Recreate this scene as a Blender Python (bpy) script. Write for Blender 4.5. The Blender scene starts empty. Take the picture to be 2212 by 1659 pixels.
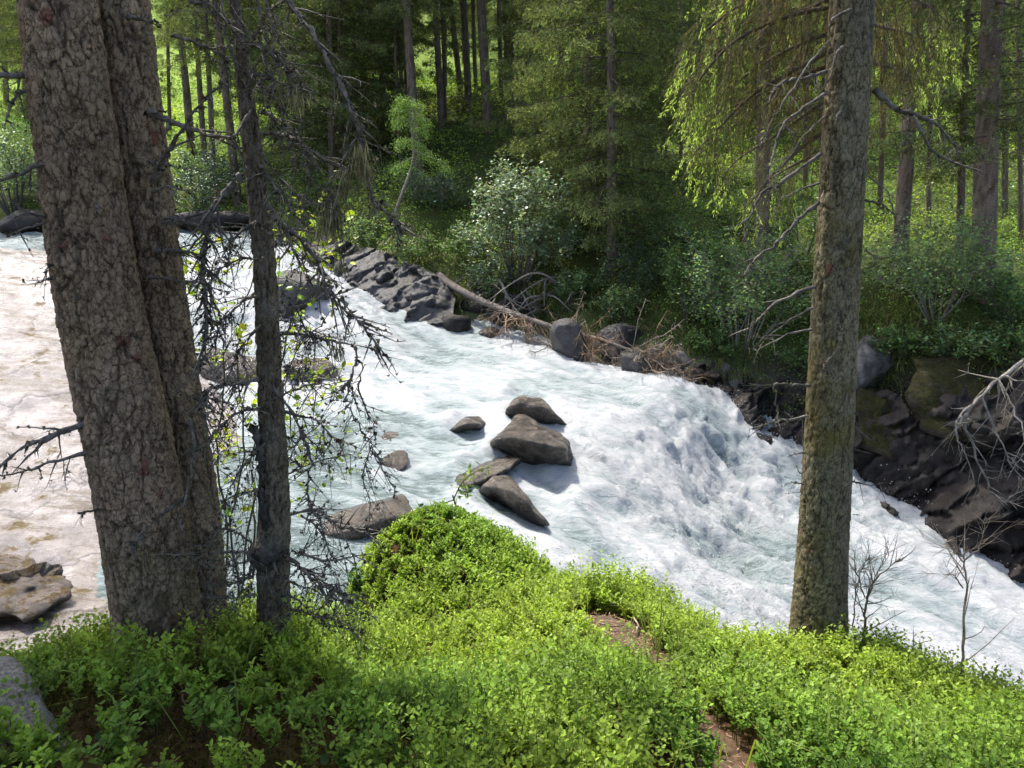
import bpy, math
import numpy as np
from mathutils import Vector

# ------------------------------------------------------------------ camera, sky, sun, exposure
SC = bpy.context.scene
COL = SC.collection
PITCH = math.radians(13.0)
FPX = 1661.0                       # focal length in units of a 2212 px wide frame
cam_d = bpy.data.cameras.new('camera')
cam_d.sensor_fit = 'HORIZONTAL'
cam_d.sensor_width = 36.0
cam_d.lens = 36.0 * FPX / 2212.0
cam_d.clip_start = 0.05
cam_d.clip_end = 2000
cam = bpy.data.objects.new('camera', cam_d)
COL.objects.link(cam)
cam.location = (0, 0, 0)
cam.rotation_euler = (math.pi / 2 - PITCH, 0, 0)
SC.camera = cam

SUN_AZ = math.radians(-43.0)       # measured from +Y (forward) towards +X; negative = to the left
SUN_EL = math.radians(61.0)
world = bpy.data.worlds.new('World')
SC.world = world
world.use_nodes = True
wn = world.node_tree.nodes
wl = world.node_tree.links
bg = wn['Background']
sky = wn.new('ShaderNodeTexSky')
sky.sky_type = 'NISHITA'
sky.sun_disc = False
sky.sun_elevation = SUN_EL
sky.sun_rotation = SUN_AZ
sky.altitude = 600
sky.air_density = 0.8
sky.dust_density = 5.0
sky.ozone_density = 0.4
wl.new(sky.outputs[0], bg.inputs[0])
bg.inputs[1].default_value = 0.15
sun_d = bpy.data.lights.new('sun', 'SUN')
sun_d.energy = 2.4
sun_d.angle = math.radians(0.53)
sun_d.color = (1.0, 0.95, 0.87)
sun = bpy.data.objects.new('sun', sun_d)
COL.objects.link(sun)
sdir = Vector((math.sin(SUN_AZ) * math.cos(SUN_EL), math.cos(SUN_AZ) * math.cos(SUN_EL), math.sin(SUN_EL)))
sun.rotation_euler = (-sdir).to_track_quat('-Z', 'Y').to_euler()
SC.view_settings.view_transform = 'Standard'
SC.view_settings.look = 'None'
SC.view_settings.exposure = 1.6
SC.view_settings.gamma = 1.0
SC.view_settings.use_curve_mapping = False
SC.cycles.max_bounces = 6
SC.cycles.diffuse_bounces = 4
SC.cycles.glossy_bounces = 2
SC.cycles.transmission_bounces = 4
SC.cycles.transparent_max_bounces = 4
SC.cycles.caustics_reflective = False
SC.cycles.caustics_refractive = False
SC.cycles.sample_clamp_indirect = 3.0
SC.cycles.use_adaptive_sampling = True
SC.cycles.adaptive_threshold = 0.03

# ------------------------------------------------------------------ helpers: pixels, noise, meshes
RNG = np.random.default_rng(7)
CP, SP = math.cos(PITCH), math.sin(PITCH)

def W(x, y, Y):
    """point at forward distance Y that the photograph shows at (x, y) of a 2212 x 1659 frame"""
    a = (x - 1106.0) / FPX
    b = (829.5 - y) / FPX
    dy = CP + b * SP
    dz = -SP + b * CP
    t = Y / dy
    return np.array([a * t, Y, dz * t])

def pxm(px, x, y, Y):
    """metres that px pixels span at that point"""
    b = (829.5 - y) / FPX
    return px / FPX * Y / (CP + b * SP)

def _hash(ix, iy, iz, seed):
    n = (ix * 374761393 + iy * 668265263 + iz * 1440662683 + seed * 974634777) & 0xFFFFFFFF
    n = ((n ^ (n >> 13)) * 1274126177) & 0xFFFFFFFF
    n = ((n ^ (n >> 16)) * 2246822519) & 0xFFFFFFFF
    return ((n ^ (n >> 15)) & 0xFFFFFF) / float(0x1000000)

def vnoise(p, seed=0):
    """smooth value noise in -1..1; p is (N,3)"""
    i = np.floor(p).astype(np.int64)
    f = p - i
    u = f * f * f * (f * (f * 6 - 15) + 10)
    out = 0
    for dx in (0, 1):
        wx = u[:, 0] if dx else 1 - u[:, 0]
        for dy in (0, 1):
            wy = u[:, 1] if dy else 1 - u[:, 1]
            for dz in (0, 1):
                wz = u[:, 2] if dz else 1 - u[:, 2]
                out = out + wx * wy * wz * _hash(i[:, 0] + dx, i[:, 1] + dy, i[:, 2] + dz, seed)
    return out * 2 - 1

def fbm(p, octv=4, seed=0, gain=0.5):
    a, s, tot = 1.0, 0.0, 0.0
    q = np.array(p, float)
    for k in range(octv):
        s = s + a * vnoise(q, seed + k * 17)
        tot += a
        a *= gain
        q = q * 2.03 + 11.7
    return s / tot

def billow(p, octv=4, seed=0, gain=0.5):
    a, s, tot = 1.0, 0.0, 0.0
    q = np.array(p, float)
    for k in range(octv):
        s = s + a * (1 - np.abs(vnoise(q, seed + k * 17)) * 1.6)
        tot += a
        a *= gain
        q = q * 2.03 + 11.7
    return s / tot

def worley(p, seed=0):
    i = np.floor(p).astype(np.int64)
    f1 = np.full(len(p), 9.0)
    f2 = np.full(len(p), 9.0)
    cid = np.zeros(len(p))
    dv = np.zeros((len(p), 3))
    for dx in (-1, 0, 1):
        for dy in (-1, 0, 1):
            for dz in (-1, 0, 1):
                c = i + np.array([dx, dy, dz])
                h = np.stack([_hash(c[:, 0], c[:, 1], c[:, 2], seed + k) for k in (1, 2, 3)], 1)
                d = np.linalg.norm(c + h - p, axis=1)
                near = d < f1
                f2 = np.where(near, f1, np.minimum(f2, d))
                cid = np.where(near, h[:, 0], cid)
                dv = np.where(near[:, None], p - c - h, dv)
                f1 = np.where(near, d, f1)
    return f1, f2, cid, dv

def P3(x, y, z=0.0):
    return np.stack([x, y, np.zeros_like(x) + z], 1)

def sstep(a, b, x):
    t = np.clip((x - a) / (b - a), 0, 1)
    return t * t * (3 - 2 * t)

def unit(v):
    return v / np.maximum(np.linalg.norm(v, axis=-1, keepdims=True), 1e-9)

class MB:
    """collects vertices, triangles, quads and a colour per vertex, and links them as ONE mesh object"""
    def __init__(s):
        s.v, s.c, s.t, s.q, s.n = [], [], [], [], 0
    def add(s, v, tris=None, quads=None, col=None):
        v = np.asarray(v, float).reshape(-1, 3)
        s.v.append(v)
        if col is None:
            col = np.ones((len(v), 3))
        col = np.asarray(col, float)
        if col.ndim == 1:
            col = np.tile(col, (len(v), 1))
        s.c.append(col)
        if tris is not None and len(tris):
            s.t.append(np.asarray(tris, np.int64).reshape(-1, 3) + s.n)
        if quads is not None and len(quads):
            s.q.append(np.asarray(quads, np.int64).reshape(-1, 4) + s.n)
        s.n += len(v)
    def tube(s, pts, rad, sides=5, col=None, cap=True):
        pts = np.asarray(pts, float)
        n = len(pts)
        rad = np.broadcast_to(np.asarray(rad, float), (n,))
        tg = unit(np.gradient(pts, axis=0))
        ref = np.array([0, 0, 1.0]) if abs(tg[n // 2, 2]) < 0.9 else np.array([1.0, 0, 0])
        a = unit(np.cross(tg, ref))
        b = np.cross(tg, a)
        th = np.arange(sides) * 2 * math.pi / sides
        ring = pts[:, None] + rad[:, None, None] * (np.cos(th)[None, :, None] * a[:, None] + np.sin(th)[None, :, None] * b[:, None])
        v = ring.reshape(-1, 3)
        k = np.arange(n - 1)[:, None] * sides
        j = np.arange(sides)[None]
        j2 = (j + 1) % sides
        q = np.stack([k + j, k + j2, k + sides + j2, k + sides + j], -1).reshape(-1, 4)
        t = None
        if cap:
            v = np.vstack([v, pts[-1:] + tg[-1:] * rad[-1]])
            e = (n - 1) * sides
            t = np.stack([e + j[0], e + j2[0], np.full(sides, n * sides)], 1)
        if col is not None:
            col = np.asarray(col, float)
            if col.ndim == 2 and len(col) == n:
                col = np.repeat(col, sides, 0)
                if cap:
                    col = np.vstack([col, col[-1:]])
        s.add(v, t, q, col)
    def scatter(s, tv, tt, tq, pos, xa, ya, za, scale, col):
        """copies of a template (vertices tv) at pos with axes xa, ya, za; colour per copy"""
        n = len(pos)
        if n == 0:
            return
        sc = np.asarray(scale, float)
        sc = sc[:, None, None] if sc.ndim == 1 else sc[:, None, :]
        m = np.stack([xa, ya, za], 1)
        tvb = np.broadcast_to(tv[None], (n,) + tv.shape) * sc
        v = np.einsum('nij,njk->nik', tvb, m) + pos[:, None]
        off = (np.arange(n) * len(tv))[:, None, None]
        T = (np.asarray(tt)[None] + off).reshape(-1, 3) if tt is not None else None
        Q = (np.asarray(tq)[None] + off).reshape(-1, 4) if tq is not None else None
        s.add(v.reshape(-1, 3), T, Q, np.repeat(np.asarray(col, float), len(tv), 0))
    def build(s, name, mat, parent=None, smooth=False, attrs=None, link=True):
        v = np.vstack(s.v)
        me = bpy.data.meshes.new(name)
        me.vertices.add(len(v))
        me.vertices.foreach_set('co', v.astype(np.float32).ravel())
        T = np.vstack(s.t) if s.t else np.zeros((0, 3), np.int64)
        Q = np.vstack(s.q) if s.q else np.zeros((0, 4), np.int64)
        idx = np.concatenate([T.ravel(), Q.ravel()]).astype(np.int32)
        me.loops.add(len(idx))
        me.loops.foreach_set('vertex_index', idx)
        me.polygons.add(len(T) + len(Q))
        st = np.concatenate([np.arange(len(T)) * 3, len(T) * 3 + np.arange(len(Q)) * 4]).astype(np.int32)
        me.polygons.foreach_set('loop_start', st)
        if smooth:
            me.polygons.foreach_set('use_smooth', np.ones(len(st), bool))
        me.update(calc_edges=True)
        ca = me.attributes.new('col', 'FLOAT_COLOR', 'POINT')
        c = np.vstack(s.c)
        ca.data.foreach_set('color', np.hstack([c, np.ones((len(c), 1))]).astype(np.float32).ravel())
        for k, a in (attrs or {}).items():
            at = me.attributes.new(k, 'FLOAT', 'POINT')
            at.data.foreach_set('value', np.asarray(a, np.float32))
        me.materials.append(mat)
        o = bpy.data.objects.new(name, me)
        if link:
            COL.objects.link(o)
        if parent is not None:
            o.parent = parent
        return o

def empty(name, loc):
    o = bpy.data.objects.new(name, None)
    o.empty_display_size = 0.2
    o.location = loc
    COL.objects.link(o)
    return o

def tag(o, label=None, cat=None, group=None, kind=None):
    if label: o['label'] = label
    if cat: o['category'] = cat
    if group: o['group'] = group
    if kind: o['kind'] = kind
    return o

def local(mb, loc):
    """shift collected geometry so that it is relative to its thing's base"""
    mb.v = [a - np.asarray(loc, float) for a in mb.v]
    return mb

def frames(d, up):
    """axes with y along d and z near up"""
    y = unit(d)
    x = unit(np.cross(y, up))
    return x, y, np.cross(x, y)

def rand_dirs(n, rng):
    v = rng.normal(size=(n, 3))
    return unit(v)

def smooth_path(pts, per=4):
    """Catmull-Rom through the points"""
    p = np.asarray(pts, float)
    if len(p) < 3:
        t = np.linspace(0, 1, per * 2 + 1)[:, None]
        return p[0] * (1 - t) + p[-1] * t
    q = np.vstack([2 * p[0] - p[1], p, 2 * p[-1] - p[-2]])
    out = []
    for i in range(1, len(q) - 2):
        for k in range(per):
            t = k / per
            a, b, c, d = q[i - 1], q[i], q[i + 1], q[i + 2]
            out.append(0.5 * (2 * b + (c - a) * t + (2 * a - 5 * b + 4 * c - d) * t * t + (3 * b - a - 3 * c + d) * t ** 3))
    out.append(p[-1])
    return np.array(out)

# ------------------------------------------------------------------ materials
def mat_new(name):
    m = bpy.data.materials.new(name)
    m.use_nodes = True
    nt = m.node_tree
    return m, nt, nt.nodes, nt.links, nt.nodes['Principled BSDF']

def n_noise(nt, scale, detail=4, rough=0.6, vec=None, dist=0.0):
    n = nt.nodes.new('ShaderNodeTexNoise')
    n.inputs['Scale'].default_value = scale
    n.inputs['Detail'].default_value = detail
    n.inputs['Roughness'].default_value = rough
    n.inputs['Distortion'].default_value = dist
    if vec is not None:
        nt.links.new(vec, n.inputs['Vector'])
    return n

def n_ramp(nt, fac, stops):
    r = nt.nodes.new('ShaderNodeValToRGB')
    el = r.color_ramp.elements
    while len(el) < len(stops):
        el.new(0.5)
    for e, (p, c) in zip(el, stops):
        e.position = p
        e.color = (c, c, c, 1) if isinstance(c, (int, float)) else (*c, 1)
    nt.links.new(fac, r.inputs[0])
    return r

def n_mix(nt, fac, a, b, mode='MIX'):
    m = nt.nodes.new('ShaderNodeMix')
    m.data_type = 'RGBA'
    m.blend_type = mode
    for s, v in ((0, fac), (6, a), (7, b)):
        if hasattr(v, 'links'):
            nt.links.new(v, m.inputs[s])
        else:
            m.inputs[s].default_value = v if s == 0 else (*v, 1)
    return m.outputs[2]

def n_math(nt, op, a, b=None, clamp=False):
    m = nt.nodes.new('ShaderNodeMath')
    m.operation = op
    m.use_clamp = clamp
    for s, v in ((0, a), (1, b)):
        if v is None:
            continue
        if hasattr(v, 'links'):
            nt.links.new(v, m.inputs[s])
        else:
            m.inputs[s].default_value = v
    return m.outputs[0]

def n_attr(nt, name):
    a = nt.nodes.new('ShaderNodeAttribute')
    a.attribute_name = name
    return a

def n_bump(nt, h, strength=0.5, dist=0.02, normal=None):
    b = nt.nodes.new('ShaderNodeBump')
    b.inputs['Strength'].default_value = strength
    b.inputs['Distance'].default_value = dist
    nt.links.new(h, b.inputs['Height'])
    if normal is not None:
        nt.links.new(normal, b.inputs['Normal'])
    return b.outputs[0]

def n_pos(nt):
    return nt.nodes.new('ShaderNodeNewGeometry').outputs['Position']

def mat_leaf(name, trans=0.45, gloss=0.12, rough=0.45, tint=(1.25, 1.15, 0.45), vary=0.35, vscale=40.0):
    """leaf: colour per leaf from the mesh, light passing through, a soft sheen"""
    m, nt, N, L, pb = mat_new(name)
    N.remove(pb)
    a = n_attr(nt, 'col')
    nz = n_noise(nt, vscale, 2, vec=n_pos(nt))
    r = n_ramp(nt, nz.outputs[0], [(0.3, 1 - vary), (0.7, 1 + vary)])
    c = n_mix(nt, 1.0, a.outputs['Color'], r.outputs[0], 'MULTIPLY')
    ct = n_mix(nt, 1.0, c, tint, 'MULTIPLY')
    d = N.new('ShaderNodeBsdfDiffuse')
    t = N.new('ShaderNodeBsdfTranslucent')
    g = N.new('ShaderNodeBsdfGlossy')
    g.inputs['Roughness'].default_value = rough
    g.inputs['Color'].default_value = (0.9, 0.95, 0.9, 1)
    L.new(c, d.inputs[0])
    L.new(ct, t.inputs[0])
    m1 = N.new('ShaderNodeMixShader')
    m1.inputs[0].default_value = trans
    L.new(d.outputs[0], m1.inputs[1])
    L.new(t.outputs[0], m1.inputs[2])
    f = N.new('ShaderNodeFresnel')
    f.inputs[0].default_value = 1.4
    ff = n_math(nt, 'MULTIPLY', n_math(nt, 'MINIMUM', f.outputs[0], 0.30), gloss * 5, True)
    m2 = N.new('ShaderNodeMixShader')
    L.new(ff, m2.inputs[0])
    L.new(m1.outputs[0], m2.inputs[1])
    L.new(g.outputs[0], m2.inputs[2])
    L.new(m2.outputs[0], N['Material Output'].inputs[0])
    return m

def mat_vcol(name, rough=0.9, vscale=30.0, vary=0.4, bump=0.3, bdist=0.01, spec=0.2, dirt=None):
    """surface whose own colour is stored per vertex, with grain"""
    m, nt, N, L, pb = mat_new(name)
    pos = n_pos(nt)
    a = n_attr(nt, 'col')
    nz = n_noise(nt, vscale, 5, 0.65, pos)
    r = n_ramp(nt, nz.outputs[0], [(0.28, 1 - vary), (0.72, 1 + vary)])
    c = n_mix(nt, 1.0, a.outputs['Color'], r.outputs[0], 'MULTIPLY')
    if dirt:
        n2 = n_noise(nt, dirt[0], 4, 0.6, pos)
        c = n_mix(nt, n_ramp(nt, n2.outputs[0], [(0.52, 0.0), (0.62, 1.0)]).outputs[0], c, dirt[1])
    L.new(c, pb.inputs['Base Color'])
    pb.inputs['Roughness'].default_value = rough
    pb.inputs['Specular IOR Level'].default_value = spec
    L.new(n_bump(nt, nz.outputs[0], bump, bdist), pb.inputs['Normal'])
    return m

def mat_bark(name, tone=(1, 1, 1), lichen=(0.17, 0.17, 0.12), lich_amt=0.5, moss=None):
    """bark: plate colour stored per vertex, fine flakes, grey lichen bloom and moss stains"""
    m, nt, N, L, pb = mat_new(name)
    pos = n_pos(nt)
    mp = N.new('ShaderNodeMapping')
    mp.inputs['Scale'].default_value = (1, 1, 0.55)
    L.new(pos, mp.inputs['Vector'])
    a = n_attr(nt, 'col')
    wv = n_noise(nt, 22, 3, 0.6, pos)
    dm = N.new('ShaderNodeVectorMath')
    dm.operation = 'MULTIPLY_ADD'
    L.new(wv.outputs['Color'], dm.inputs[0])
    dm.inputs[1].default_value = (0.035, 0.035, 0.035)
    L.new(mp.outputs[0], dm.inputs[2])
    v = N.new('ShaderNodeTexVoronoi')
    v.feature = 'DISTANCE_TO_EDGE'
    v.inputs['Scale'].default_value = 42
    L.new(dm.outputs[0], v.inputs['Vector'])
    vr = n_ramp(nt, v.outputs['Distance'], [(0.0, 0.28), (0.07, 1.0)])
    nz = n_noise(nt, 95, 5, 0.7, mp.outputs[0])
    r = n_ramp(nt, nz.outputs[0], [(0.25, 0.6), (0.75, 1.45)])
    c = n_mix(nt, 1.0, a.outputs['Color'], r.outputs[0], 'MULTIPLY')
    c = n_mix(nt, 1.0, c, vr.outputs[0], 'MULTIPLY')
    c = n_mix(nt, 1.0, c, tone, 'MULTIPLY')
    n2 = n_noise(nt, 7, 6, 0.72, pos)
    lf = n_ramp(nt, n2.outputs[0], [(0.5, 0.0), (0.68, lich_amt)])
    c = n_mix(nt, lf.outputs[0], c, n_mix(nt, 1.0, lichen, r.outputs[0], 'MULTIPLY'))
    if moss:
        n3 = n_noise(nt, 2.3, 5, 0.7, pos)
        mf = n_ramp(nt, n3.outputs[0], [(0.5, 0.0), (0.66, moss[1])])
        c = n_mix(nt, mf.outputs[0], c, n_mix(nt, 1.0, moss[0], r.outputs[0], 'MULTIPLY'))
    L.new(c, pb.inputs['Base Color'])
    pb.inputs['Roughness'].default_value = 0.9
    pb.inputs['Specular IOR Level'].default_value = 0.2
    b1 = n_bump(nt, nz.outputs[0], 0.6, 0.006)
    b2 = n_bump(nt, vr.outputs[0], 0.5, 0.004, b1)
    L.new(b2, pb.inputs['Normal'])
    return m

def mat_rock(name, base, dark, moss=None, rough=0.55, scale=1.0, wet=False, streak=False, spec=0.5, cracks=0.0):
    """granite: mottling, fine crystals, dark stains, moss on what faces up"""
    m, nt, N, L, pb = mat_new(name)
    pos = n_pos(nt)
    n1 = n_noise(nt, 1.7 * scale, 6, 0.65, pos, 0.3)
    c = n_mix(nt, n_ramp(nt, n1.outputs[0], [(0.42, 0.0), (0.60, 1.0)]).outputs[0], base, dark)
    n2 = n_noise(nt, 90, 3, 0.7, pos)
    c = n_mix(nt, 1.0, c, n_ramp(nt, n2.outputs[0], [(0.32, 0.5), (0.68, 1.5)]).outputs[0], 'MULTIPLY')
    n3 = n_noise(nt, 9 * scale, 6, 0.7, pos)
    c = n_mix(nt, 1.0, c, n_ramp(nt, n3.outputs[0], [(0.3, 0.72), (0.7, 1.25)]).outputs[0], 'MULTIPLY')
    rf = n_ramp(nt, n3.outputs[0], [(0.3, max(0.05, rough - 0.15)), (0.7, rough + 0.12)]).outputs[0]
    if streak:
        mp = N.new('ShaderNodeMapping')
        mp.inputs['Rotation'].default_value = (0, 0, 0.7)
        mp.inputs['Scale'].default_value = (0.5, 3.0, 1.5)
        L.new(pos, mp.inputs['Vector'])
        ns = n_noise(nt, 1.1, 8, 0.72, mp.outputs[0], 0.6)
        f = n_ramp(nt, ns.outputs[0], [(0.51, 0.0), (0.62, 0.85)]).outputs[0]
        c = n_mix(nt, f, c, streak)
    ck = None
    if cracks:
        wv = n_noise(nt, 1.5, 4, 0.6, pos)
        dm = N.new('ShaderNodeVectorMath')
        dm.operation = 'MULTIPLY_ADD'
        L.new(wv.outputs['Color'], dm.inputs[0])
        dm.inputs[1].default_value = (0.9, 0.9, 0.9)
        L.new(pos, dm.inputs[2])
        cv = N.new('ShaderNodeTexVoronoi')
        cv.feature = 'DISTANCE_TO_EDGE'
        cv.inputs['Scale'].default_value = cracks
        L.new(dm.outputs[0], cv.inputs['Vector'])
        ck = n_ramp(nt, cv.outputs['Distance'], [(0.0, 0.0), (0.03, 1.0)]).outputs[0]
        c = n_mix(nt, 1.0, c, n_ramp(nt, cv.outputs['Distance'], [(0.0, 0.32), (0.016, 1.0)]).outputs[0], 'MULTIPLY')
    if moss:
        geo = N.new('ShaderNodeNewGeometry')
        sx = N.new('ShaderNodeSeparateXYZ')
        L.new(geo.outputs['Normal'], sx.inputs[0])
        n4 = n_noise(nt, 3.2 * scale, 6, 0.7, pos)
        s = n_math(nt, 'ADD', n4.outputs[0], n_math(nt, 'MULTIPLY', sx.outputs[2], moss[2]))
        f = n_ramp(nt, s, [(moss[1], 0.0), (min(moss[1] + 0.07, 1.0), 1.0)]).outputs[0]
        mc = n_mix(nt, n_ramp(nt, n_noise(nt, 22, 6, 0.75, pos).outputs[0], [(0.32, 0.0), (0.68, 1.0)]).outputs[0], tuple(0.35 * k for k in moss[0]), tuple(1.8 * k for k in moss[0]))
        c = n_mix(nt, f, c, mc)
        rf = n_math(nt, 'MAXIMUM', rf, n_math(nt, 'MULTIPLY', f, 0.9))
    dry = n_attr(nt, 'col')
    c = n_mix(nt, 1.0, c, dry.outputs['Color'], 'MULTIPLY')
    rf = n_math(nt, 'MULTIPLY', rf, n_math(nt, 'ADD', n_math(nt, 'MULTIPLY', dry.outputs['Fac'], 0.65), 0.35))
    L.new(c, pb.inputs['Base Color'])
    L.new(rf, pb.inputs['Roughness'])
    pb.inputs['Specular IOR Level'].default_value = spec
    nb_ = n_noise(nt, 5 * scale, 10, 0.78, pos, 0.4)
    b = n_bump(nt, nb_.outputs[0], 0.7, 0.07)
    b = n_bump(nt, n2.outputs[0], 0.35 if not wet else 0.25, 0.006, b)
    if ck is not None:
        b = n_bump(nt, ck, 0.3, 0.03, b)
    if wet:
        nw = n_noise(nt, 38, 3, 0.6, pos, 0.5)
        b = n_bump(nt, nw.outputs[0], 0.6, 0.02, b)
    L.new(b, pb.inputs['Normal'])
    return m
# ------------------------------------------------------------------ terrain
def rbf_fit(P, V, eps=0.35):
    P = np.asarray(P, float)
    V = np.asarray(V, float)
    D = np.sqrt(((P[:, None] - P[None]) ** 2).sum(-1) + eps * eps)
    n = len(P)
    A = np.zeros((n + 3, n + 3))
    A[:n, :n] = D - np.eye(n) * 0.02
    A[:n, n:] = np.hstack([np.ones((n, 1)), P])
    A[n:, :n] = A[:n, n:].T
    w = np.linalg.solve(A, np.concatenate([V, np.zeros(3)]))
    def f(x, y):
        x = np.asarray(x, float).ravel()
        y = np.asarray(y, float).ravel()
        out = np.empty(len(x))
        for a in range(0, len(x), 20000):
            q = np.stack([x[a:a + 20000], y[a:a + 20000]], 1)
            d = np.sqrt(((q[:, None] - P[None]) ** 2).sum(-1) + eps * eps)
            out[a:a + 20000] = d @ w[:n] + w[n] + q @ w[n + 1:]
        return out
    return f

G = []                                            # ground control points x, y, z
def g_px(x, y, Y, dz=0.0):
    p = W(x, y, Y)
    G.append((p[0], p[1], p[2] + dz))
def g_w(x, y, z):
    G.append((x, y, z))
# near bank: where we stand and the slope down to the river
for a in [(-6, -4, -1.2), (0, -4, -1.1), (6, -4, -1.4), (-3, -1, -1.35), (3, -1, -1.6), (-6, 1, -1.6), (-4, 1.5, -1.6), (0, 0, -1.5), (0, 1.2, -1.65),
          (-1.4, 1.8, -1.5), (-2.4, 2.2, -1.58), (-1.35, 2.7, -1.74), (-0.95, 2.8, -1.8), (-0.3, 2.3, -1.78), (0.3, 2.0, -1.8), (1.2, 2.0, -1.86), (2.0, 2.0, -1.93), (3, 1.5, -2.0), (5, 1.5, -2.8)]:
    g_w(*a)
g_px(1570, 1640, 2.3); g_px(1400, 1470, 3.1); g_px(1320, 1350, 3.9)
g_px(900, 1450, 3.1, -0.3); g_px(1000, 1300, 4.1, -0.3); g_px(800, 1300, 4.0, -0.3)
# crest of the near bank (tops of the shrubs in the picture, ground 0.28 m lower)
CREST = [(0, 1395, 3.1), (250, 1340, 3.5), (480, 1345, 3.9), (560, 1290, 4.4), (660, 1235, 4.9), (760, 1190, 5.4), (890, 1140, 5.9), (1040, 1124, 6.1),
         (1130, 1160, 5.8), (1260, 1245, 5.1), (1420, 1275, 4.9), (1500, 1335, 4.6), (1660, 1385, 4.3)]
for x, y, Y in CREST:
    g_px(x, y, Y, -0.26 if Y > 4.6 else -0.34)
    p = W(x, y, Y)
    g_w(p[0] + 0.25, p[1] + 0.9, p[2] - 1.35)
g_w(1.78, 4.0, -2.58); g_w(2.1, 4.5, -3.1); g_w(2.1, 3.3, -2.4); g_w(1.7, 2.9, -2.25); g_w(2.5, 2.9, -2.4); g_w(3.2, 3.6, -3.2); g_w(4.5, 3.0, -3.6); g_w(4.2, 5.0, -5.6); g_w(8, 3, -5.5)
g_w(2.6, 5.4, -4.6); g_w(-4.5, 3.2, -2.2); g_w(-5, 4.4, -4.2); g_w(-3, 4.6, -3.7); g_w(-8, 3, -2.4); g_w(-14, 3, -2.2)
# river bed, shore by shore
FAR = [(0, 508, 25.4), (300, 506, 25.2), (560, 503, 24.2), (690, 560, 20.9), (722, 640, 18.4), (830, 692, 17.2), (960, 692, 17.0), (1080, 710, 16.6), (1200, 745, 15.6),
       (1250, 812, 14.2), (1400, 832, 13.7), (1520, 880, 13.3), (1640, 915, 13.2), (1760, 985, 12.7), (1900, 1095, 11.7), (2050, 1180, 10.9), (2212, 1262, 10.3)]
TOP = [(0, 462, 27.5), (300, 462, 27.0), (560, 470, 25.6), (700, 522, 21.6), (830, 560, 19.2), (950, 592, 18.5), (1080, 640, 17.7), (1200, 682, 16.9), (1310, 705, 16.1),
       (1450, 765, 14.9), (1560, 795, 14.4), (1700, 818, 14.1), (1850, 775, 13.6), (1980, 762, 12.9), (2212, 790, 12.0)]
for x, y, Y in FAR:
    g_px(x, y, Y, -0.5)
for x, y, Y in TOP:
    g_px(x, y, Y)
BED = [(450, 560, 22, .6), (150, 560, 22.5, .6), (430, 640, 19.3, .7), (650, 640, 18.0, .7), (830, 760, 15.3, .8), (1000, 760, 15.3, .8), (700, 800, 14.0, .7), (1200, 830, 13.2, .8), (650, 950, 10.8, .5),
       (1000, 900, 11.8, .7), (1400, 870, 12.4, .7), (1560, 1000, 12.0, .8), (1650, 1130, 11, .9), (1750, 1050, 11.8, .8), (1300, 1200, 8.1, .6), (1150, 1150, 8.4, .5), (850, 1090, 8.8, .5), (650, 1130, 8.2, .5),
       (1600, 1350, 7.8, .8), (1850, 1330, 8.5, .8), (2212, 1420, 8.4, .9), (2000, 1250, 9.6, .8)]
for x, y, Y, d in BED:
    g_px(x, y, Y, -d)
g_w(12, 8.5, -6.8); g_w(14, 6.5, -6.8); g_w(11.5, 10.2, -5); g_w(10, 12, -2.6); g_w(15, 11, -2.6)
g_w(-20, 24, -1.6); g_w(-30, 25, -1.4); g_w(-24, 14, -1.6); g_w(-30, 5, 0)
# far bank rising into the wood
for a in [(900, 370, 24), (1050, 290, 26), (1000, 212, 30), (1320, 548, 18), (1275, 470, 19), (1955, 560, 14.2), (2122, 640, 13.4), (2215, 665, 13.2), (2100, 480, 22), (1700, 560, 17), (1700, 430, 24), (1400, 400, 24),
          (1400, 300, 30), (1435, 345, 27), (30, 430, 28), (400, 425, 28), (650, 440, 23.5), (800, 450, 21), (800, 560, 19.6), (1000, 450, 21.5), (1150, 590, 18), (2080, 595, 14.5), (420, 300, 36), (900, 215, 34)]:
    g_px(*a)
for a in [(16, 16, -1.0), (22, 22, 0.5), (20, 34, 4), (0, 42, 6.0), (10, 42, 6.5), (-10, 42, 5.2), (-20, 40, 4.5), (-32, 36, 4), (32, 40, 7), (0, 62, 15), (-25, 62, 14), (25, 62, 16), (-60, 62, 16), (60, 62, 18),
          (0, 110, 38), (-70, 110, 38), (70, 110, 40), (0, 190, 82), (-110, 190, 82), (110, 190, 84), (-80, 20, 6), (80, 15, 4), (-80, -10, 8), (80, -10, -4), (40, 5, -6), (20, 0, -5), (0, -10, -0.6), (-20, -8, 0)]:
    g_w(*a)
G = np.array(G)
_gz = rbf_fit(G[:, :2], G[:, 2], 0.3)

def ground_z(x, y):
    x = np.atleast_1d(np.asarray(x, float))
    y = np.atleast_1d(np.asarray(y, float))
    z = _gz(x, y)
    far = sstep(13.5, 17, y)
    n1 = fbm(P3(x * 0.8, y * 0.8), 3, 5)
    n2 = billow(P3(x * 1.6, y * 1.6), 3, 9)
    z = z + n1 * (0.05 + 0.22 * far) + (n2 - 0.3) * (0.03 + 0.13 * far) + fbm(P3(x * 5, y * 5), 2, 3) * 0.02
    return z

# coarse world edge lists used below
CREST_W = np.array([W(*c) for c in CREST])
def near_bank(x, y):
    """metres inside the near bank's crest line (positive = our side)"""
    cx = np.concatenate([[-9], CREST_W[:, 0], [1.8, 2.4, 3.2, 5.0]])
    cy = np.concatenate([[3.0], CREST_W[:, 1], [4.0, 3.5, 3.0, 2.2]])
    return np.interp(x, cx, cy) - y

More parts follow.
